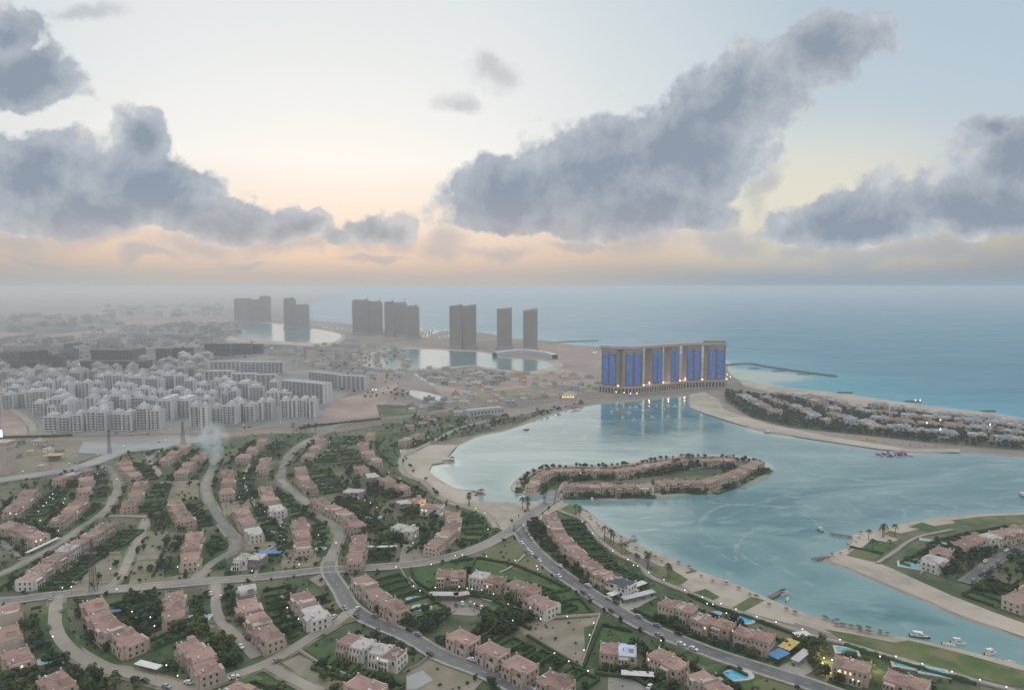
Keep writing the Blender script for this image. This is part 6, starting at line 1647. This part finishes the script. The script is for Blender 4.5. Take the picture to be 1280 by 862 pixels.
CROWN = []
for k in range(4):
    V = crown_arrays(40 + k, 13, 26, .15, .85); F_ = np.arange(len(V)).reshape(-1, 4)
    CROWN.append([raw_mesh('tree_crown', V, F_, None, (M[m],)) for m in LEAFM])
TRUNK = []
for k in range(2):
    b = MB(); b.tube((0, 0, -.05), (.03, 0, .55), .045, .03, 6); 
    for a in range(4): an = a * 1.6 + k; b.tube((.03, 0, .42 + .04 * a), (.24 * math.cos(an), .24 * math.sin(an), .72 + .05 * a), .022, .008, 5)
    TRUNK.append(b.mesh('tree_trunk', (M['bark'],)))
# palm
def palm_mesh(seed):
    rs = random.Random(seed); V = []
    for i in range(16):
        a = 2 * math.pi * i / 16 + rs.uniform(-.15, .15); up = rs.uniform(-.1, .75); prev = None
        for s in range(5):
            t = s / 4; r = .34 * t; z = up * .30 * t - .34 * t * t
            wdt = .055 * (1 - t * .75) * (1 if s else .4); x, y = r * math.cos(a), r * math.sin(a); nx, ny = -math.sin(a) * wdt, math.cos(a) * wdt
            cur = ((x - nx, y - ny, 1 + z - .01), (x + nx, y + ny, 1 + z - .01))
            if prev: V.append([prev[0], prev[1], cur[1], cur[0]])
            prev = cur
    V = np.array(V).reshape(-1, 3); return V
PALM = [raw_mesh('palm_crown', v_, np.arange(len(v_)).reshape(-1, 4), None, (M['palm'],)) for v_ in (palm_mesh(1), palm_mesh(2))]
b = MB(); b.tube((0, 0, -.03), (.02, .01, .5), .034, .024, 7); b.tube((.02, .01, .5), (0, 0, 1.), .024, .02, 7); PTRUNK = b.mesh('palm_trunk', (M['bark'],))

def trees_poly(poly, n, mind, smin, smax, phrase, kinds=(0, 0, 1, 2)):
    for x, y in scatter(Gl(poly), n, mind): TREES.append((x, y, random.uniform(smin, smax), random.choice(kinds), phrase))
trees_poly([(200, 788), (240, 776), (268, 800), (300, 836), (262, 846), (262, 800), (230, 794)], 42, 3., 4, 7, 'at the corner behind the long blue pool', (0, 1, 1, 2))
trees_poly([(92, 752), (112, 762), (126, 792), (150, 812), (160, 824), (132, 818), (104, 798)], 34, 2.6, 3.2, 5.8, 'in front of the stepped row at lower left', (0, 2, 1))
trees_poly([(280, 736), (300, 740), (306, 770), (326, 800), (310, 796), (288, 772)], 26, 2.6, 3, 5.2, 'before the row opposite the corner plot', (0, 2, 1))
trees_poly([(24, 782), (64, 770), (80, 806), (110, 826), (84, 834), (40, 820)], 30, 3, 3.5, 6, 'along the dusty street at lower left')
trees_poly([(10, 834), (110, 826), (160, 842), (220, 862), (0, 880)], 46, 3.2, 4, 7, 'on the bottom left verge', (0, 0, 2, 1))
trees_poly([(168, 744), (196, 752), (190, 776), (160, 780), (150, 760)], 24, 3, 4, 7, 'between the stepped row and the blue pool')
trees_poly([(462, 764), (500, 770), (520, 784), (560, 770), (540, 792), (510, 790), (476, 776)], 34, 3., 4, 7, 'along the south street under the corner row', (0, 0, 2))
trees_poly([(600, 772), (640, 770), (646, 792), (616, 796)], 28, 2.6, 4.5, 8, 'in the dark clump above the detached villas', (0, 0, 2))
trees_poly([(544, 800), (580, 802), (620, 828), (660, 848), (640, 852), (600, 830), (556, 812)], 40, 2.5, 3, 5.5, 'in front of the detached villas', (0, 2, 2))
trees_poly([(656, 652), (674, 650), (694, 690), (730, 716), (752, 734), (738, 736), (700, 708), (668, 676)], 64, 2.8, 3.5, 6.5, 'between the avenue and the shore row', (0, 2, 0))
trees_poly([(420, 600), (470, 596), (500, 612), (530, 622), (520, 650), (480, 668), (440, 650), (420, 620)], 95, 3.2, 3.5, 6.5, 'in the leafy quarter west of the beach', (0, 0, 2, 1))
trees_poly([(420, 655), (470, 655), (496, 690), (490, 704), (425, 706)], 40, 3.5, 3.5, 6, 'around the narrow row by the crossroads')
trees_poly([(486, 770), (530, 800), (540, 812), (480, 800)], 14, 3, 3.5, 6, 'by the white villas of the construction yard', (1, 1, 0))
trees_poly([(356, 850), (400, 848), (440, 856), (430, 870), (330, 870)], 16, 3, 3.5, 6, 'at the bottom edge near the bare corner plot', (1, 0))
trees_poly([(970, 808), (1020, 798), (1034, 806), (1026, 826), (1010, 822)], 22, 2.6, 3, 5.5, 'left of the floodlit villa', (1, 1, 0))
trees_poly([(1010, 818), (1030, 840), (1040, 846), (1018, 846)], 14, 2.5, 3, 5, 'before the floodlit villa', (1, 0))
trees_poly([(1190, 690), (1240, 676), (1300, 664), (1300, 684), (1240, 698), (1200, 720), (1150, 712)], 60, 3.2, 4, 7, 'on the inner side of the eastern headland', (0, 2, 0))
trees_poly([(1214, 742), (1240, 716), (1280, 700), (1290, 730), (1260, 740), (1236, 752)], 26, 3.2, 3, 5.5, 'below the lane of the eastern headland', (0, 2))
trees_poly([(480, 536), (520, 520), (580, 524), (640, 520), (740, 502), (640, 530), (560, 550), (520, 560)], 110, 4, 3.5, 6, 'in the shrubbery above the beach', (0, 1, 2))
trees_poly([(790, 806), (810, 810), (820, 840), (800, 846), (770, 840)], 20, 3, 3, 5, 'around the blue roofed villa', (2, 2, 0))
trees_poly([(820, 768), (850, 764), (846, 784), (826, 782)], 16, 2.5, 3, 5, 'by the first seaward villa', (1, 0, 2))
for lst, n, ph in (([(668, 600), (700, 593), (760, 592), (820, 586), (870, 580), (880, 584), (830, 594), (740, 600), (690, 604)], 210, 'inside the island ring'), ([(648, 606), (660, 592), (690, 583), (780, 581), (850, 571), (910, 571), (950, 578), (956, 588), (930, 602), (948, 582), (900, 573), (850, 573), (770, 584), (690, 587), (666, 598)], 70, 'on the island shore')):
    trees_poly(lst, n, 2.6, 3, 5.5, ph, (0, 2, 0))
for x, y in scatter(PENPOLY, 1150, 3.2): TREES.append((x, y, random.uniform(4, 8.5), random.choice((0, 2, 0)), 'on the seaside peninsula'))
for x, y in scatter(Gl([(0, 620), (130, 570), (420, 542), (500, 560), (420, 700), (0, 740)]), 240, 6): TREES.append((x, y, random.uniform(3, 5.5), random.choice((0, 0, 1, 2)), 'in the northern gardens'))
for x, y in scatter(Gl([(400, 470), (500, 470), (520, 500), (440, 500)]), 50, 8) + scatter(Gl([(400, 440), (500, 440), (470, 476), (400, 460)]), 90, 8): TREES.append((x, y, random.uniform(3.5, 6), 0, 'in the low district'))
for pol, n_, ph in (([(0, 440), (100, 430), (330, 428), (340, 446), (180, 458), (0, 472)], 200, 'around the dark unfinished buildings'), ([(140, 410), (280, 404), (300, 424), (180, 430)], 120, 'on the far plain'), ([(0, 405), (130, 400), (150, 420), (0, 430)], 20, 'on the far plain')):
    for x, y in scatter(Gl(pol), n_, 8): TREES.append((x, y, random.uniform(3.5, 7), random.choice((0, 2)), ph))
for key in ('east avenue', 'south street', 'main road'):
    for p, t in along(ROADS[key], 13, 4.):
        for s in (1, -1):
            if random.random() < .55: q = p + Vector((-t.y, t.x, 0)) * s * 7.6; TREES.append((q.x, q.y, random.uniform(2., 3.6), random.choice((0, 2)), 'lining the ' + key))
for x, y in scatter(Gl(RESID[:-2] + [(1330, 900), (-60, 900)]), 2600): BUSH.append((x, y, random.uniform(.7, 2.0)))
for x, y in scatter(Gl([(0, 612), (128, 570), (420, 545), (500, 560), (560, 630), (640, 660), (500, 700), (420, 706), (200, 728), (0, 745)]), 320, 5): TREES.append((x, y, random.uniform(2.4, 5), random.choice((0, 0, 1, 2)), 'in the northern gardens'))
# keep trees out of houses, roads and water
HB = [(o.matrix_basis.translation + o.parent.matrix_basis.translation) for o in bpy.data.objects if o.name.startswith('house') and o.parent]
HA = np.array([(h.x, h.y) for h in HB])
def clear_of(x, y, m): return np.min(np.hypot(HA[:, 0] - x, HA[:, 1] - y)) > m
RL = [(ROADS[k_], wd) for k_, wd in (('main road', 7), ('east avenue', 7), ('north lane', 6), ('west lane', 6), ('short lane', 5), ('south street', 7), ('cross street', 6.5), ('west street', 6), ('plot street', 5.5), ('northwest lane', 5.5), ('east lane', 5), ('highway', 13), ('dirt track', 4))]
def road_ok(P):
    ok = np.ones(len(P), bool)
    for ln, wd in RL: ok &= segdist(P, [ln]) > wd
    return ok
TP = np.array([(t[0], t[1]) for t in TREES]); okr = road_ok(TP)
TREES = [t for t, o in zip(TREES, okr) if o and clear_of(t[0], t[1], 7.4)]
BP = np.array([(t[0], t[1]) for t in BUSH]); okr = road_ok(BP)
BUSH = [t for t, o in zip(BUSH, okr) if o and clear_of(t[0], t[1], 7.0)]
PAL = []
for lst, n, ph in (([(652, 634), (668, 632), (660, 642), (654, 640)], 5, 'at the causeway before the bridge'), ([(714, 640), (728, 642), (722, 650)], 3, 'at the head of the shore row'), ([(690, 590), (780, 586), (880, 576), (900, 584), (780, 598), (700, 602)], 22, 'on the island'), ([(1084, 674), (1120, 668), (1112, 690), (1086, 696)], 6, 'on the headland lawns'), ([(580, 630), (590, 628), (588, 634)], 3, 'by the beach road bend'), ([(740, 664), (800, 696), (850, 728), (790, 710)], 12, 'along the coast path gardens'), ([(360, 540), (410, 534), (400, 540), (370, 544)], 12, 'beside the boulevard median')):
    for x, y in scatter(Gl(lst), n, 3): PAL.append((x, y, random.uniform(6.5, 10), ph))
for i, (x, y, h, ph) in enumerate(PAL):
    o = thing('palm_tree', 'tall palm tree standing ' + ph, 'palm tree', (x, y, 0), random.uniform(0, 6), 'palm trees ' + ph); o.scale = (h, h, h)
    inst('trunk', PTRUNK, o); inst('crown', PALM[i % 2], o)
TREES.sort(key=lambda t: math.hypot(t[0], t[1]) / t[2])
def visible(t):
    y = t[1]; return y > 100 and abs(t[0] / (y * cp + CAM_H * sp)) < .77
near = [t for t in TREES if visible(t)][:295]; ns = set(id(t) for t in near); far = [t for t in TREES if id(t) not in ns]
for i, (x, y, s, k_, ph) in enumerate(near):
    li = (0, 1, 2, 0)[k_]
    lab = ('%s leafy tree %s' % (('dark green', 'olive green', 'deep blue-green')[li], ph))
    o = thing('garden_tree', lab, 'tree', (x, y, 0), random.uniform(0, 6.28), 'trees ' + ph)
    w_ = s * random.uniform(.85, 1.15)
    inst('trunk', TRUNK[i % 2], o, (0, 0, 0), 0, (s, s, s)); inst('crown', CROWN[i % 4][li], o, (0, 0, s * .66), random.uniform(0, 6), (w_ * .62, w_ * .62, s * .56))
def mass(name, label, items, nleaf, ncl, ls, zc, trunk):
    protos = [crown_arrays(80 + k, ncl, nleaf, ls) for k in range(5)]; VV, MI = [], []
    for (x, y, s, k_) in items:
        P = protos[RS.randint(5)]; a = RS.uniform(0, 6.28); ca_, sa = math.cos(a), math.sin(a); w_ = s * RS.uniform(.52, .72)
        q = np.empty_like(P); q[:, 0] = (P[:, 0] * ca_ - P[:, 1] * sa) * w_ + x; q[:, 1] = (P[:, 0] * sa + P[:, 1] * ca_) * w_ + y; q[:, 2] = P[:, 2] * s * .56 + zc * s
        VV.append(q); MI.append(np.full(len(P) // 4, (0, 1, 2, 0)[k_]))
        if trunk:
            r = .05 * s; c4 = np.array([(-r, -r), (r, -r), (r, r), (-r, r)]); tv = []
            for j in range(4):
                e, f_ = c4[j], c4[(j + 1) % 4]; tv += [(x + e[0], y + e[1], 0), (x + f_[0], y + f_[1], 0), (x + f_[0] * .5, y + f_[1] * .5, s * .6), (x + e[0] * .5, y + e[1] * .5, s * .6)]
            VV.append(np.array(tv)); MI.append(np.full(4, 3))
    V = np.concatenate(VV); mi = np.concatenate(MI)
    o = link(name, raw_mesh(name, V, np.arange(len(V)).reshape(-1, 4), mi, [M[m] for m in LEAFM] + [M['bark']]), ())
    o['kind'] = 'stuff'; o['label'] = label
mass('tree_mass', 'many smaller green trees spread through gardens further away', [t[:4] for t in far], 9, 10, .24, .66, True)
mass('garden_shrubs', 'low dense green shrubs filling the villa gardens', [(x, y, s, random.choice((0, 0, 2, 1))) for x, y, s in BUSH] +
     [(x, y, random.uniform(1, 2.4), random.choice((0, 2))) for x, y in scatter(PENPOLY, 1500)] + [(x, y, random.uniform(1, 2.6), random.choice((0, 1, 2))) for x, y in scatter(Gl([(480, 536), (520, 520), (580, 524), (640, 520), (740, 502), (640, 530), (560, 550), (520, 560)]), 400)], 8, 6, .30, .42, False)

# ---- boat wakes: thin broken foam on the water
def foam_mat():
    m = bpy.data.materials.new('wake_foam'); m.use_nodes = True; t = NT(m.node_tree); b = t.n['Principled BSDF']
    pos = t.add('ShaderNodeNewGeometry').outputs['Position']
    b.inputs['Base Color'].default_value = (.62, .68, .68, 1); b.inputs['Roughness'].default_value = .6
    t.set(b.inputs['Alpha'], t.math('MULTIPLY', t.smooth(t.noise(pos, .22, 7, .75), .36, .74), .42)); return m
M['foam'] = foam_mat()
def wake(lst, w0, label):
    ln = smoothline(Gl(lst, -.96), False, 8); b = MB(); n = len(ln); L_, Rr = ribbon_pts(ln, 1.)
    for i in range(n - 1):
        def e(j, s): wd = w0 * (.25 + .75 * math.sin(math.pi * (j + .3) / n)); d_ = (L_[j] - Rr[j]) * wd / 2; return (ln[j].x + s * d_.x, ln[j].y + s * d_.y, -.955)
        b.quad([e(i, -1), e(i + 1, -1), e(i + 1, 1), e(i, 1)])
    o = b.build('boat_wake', (M['foam'],)); tag(o, label, None, None, 'stuff')
wake([(1024, 661), (1018, 650), (1006, 643), (980, 635), (946, 631), (920, 630), (900, 633), (884, 641), (876, 652), (876, 662), (884, 668), (894, 674)], 4.2, 'white curved wake of a boat turning on the lagoon')
wake([(944, 660), (930, 670), (922, 680), (920, 688), (928, 694), (940, 702), (952, 708)], 4., 'short white wake inside the bigger curve')
wake([(894, 684), (902, 692), (914, 700)], 2., 'faint wake fading towards the lower shore')
wake([(912, 716), (918, 716), (924, 717)], 3., 'patch of foam near the lower shore')

# ---- smoke
def smoke():
    p = G(269, 583); b = MB(); n = 14; rings = [(0, 3, 0), (6, 7, -1), (13, 12, -3), (22, 17, -4), (32, 20, -2), (42, 17, 2), (49, 8, 5)]; k = 0
    for z, r, ox in rings:
        for i in range(n): a = 2 * math.pi * i / n; b.v.append((r * math.cos(a) + ox, r * math.sin(a), z))
    for j in range(len(rings) - 1):
        for i in range(n): q = j * n; b.f.append((q + i, q + (i + 1) % n, q + n + (i + 1) % n, q + n + i)); b.mi.append(0)
    b.f.append(tuple(range(n))[::-1]); b.mi.append(0); e = (len(rings) - 1) * n; b.f.append(tuple(e + i for i in range(n))); b.mi.append(0)
    m = bpy.data.materials.new('smoke_puff'); m.use_nodes = True; t = NT(m.node_tree); t.n.clear()
    v_ = t.add('ShaderNodeVolumePrincipled'); v_.inputs['Color'].default_value = (.86, .93, .96, 1)
    tcn = t.add('ShaderNodeTexCoord'); ob = tcn.outputs['Object']; x, y, z = t.sep(ob)
    zr = t.math('DIVIDE', z, 49.)
    rad = t.math('MULTIPLY_ADD', t.math('MULTIPLY', zr, t.math('SUBTRACT', 1.25, zr)), 46., 3.)
    rr = t.math('DIVIDE', t.vec('LENGTH', t.comb(t.math('ADD', x, t.math('MULTIPLY', zr, 2.)), y, 0.), out=1), rad)
    body = t.math('SUBTRACT', 1., t.smooth(rr, .0, 1.0))
    fade = t.math('SUBTRACT', 1., t.smooth(zr, .25, 1.))
    de = t.math('MULTIPLY', t.math('MULTIPLY', body, fade), t.smooth(t.noise(t.vec('ADD', ob, t.vec('SCALE', t.noise(ob, .07, 3, .5, 0, 1), 14.)), .10, 7, .66), .42, .74))
    t.set(v_.inputs['Density'], t.math('MULTIPLY', de, .75))
    o_ = t.add('ShaderNodeOutputMaterial'); t.l.new(v_.outputs[0], o_.inputs['Volume'])
    try: m.cycles.volume_step_rate = 4.
    except Exception: pass
    ob_ = b.build('smoke', (m,), None, (p.x, p.y, .9)); tag(ob_, 'pale smoke puff rising from the west lane', None, None, 'stuff')
smoke()
print('lamps', NL[0], 'trees', len(TREES), 'bush', len(BUSH), 'objs', len(bpy.data.objects))
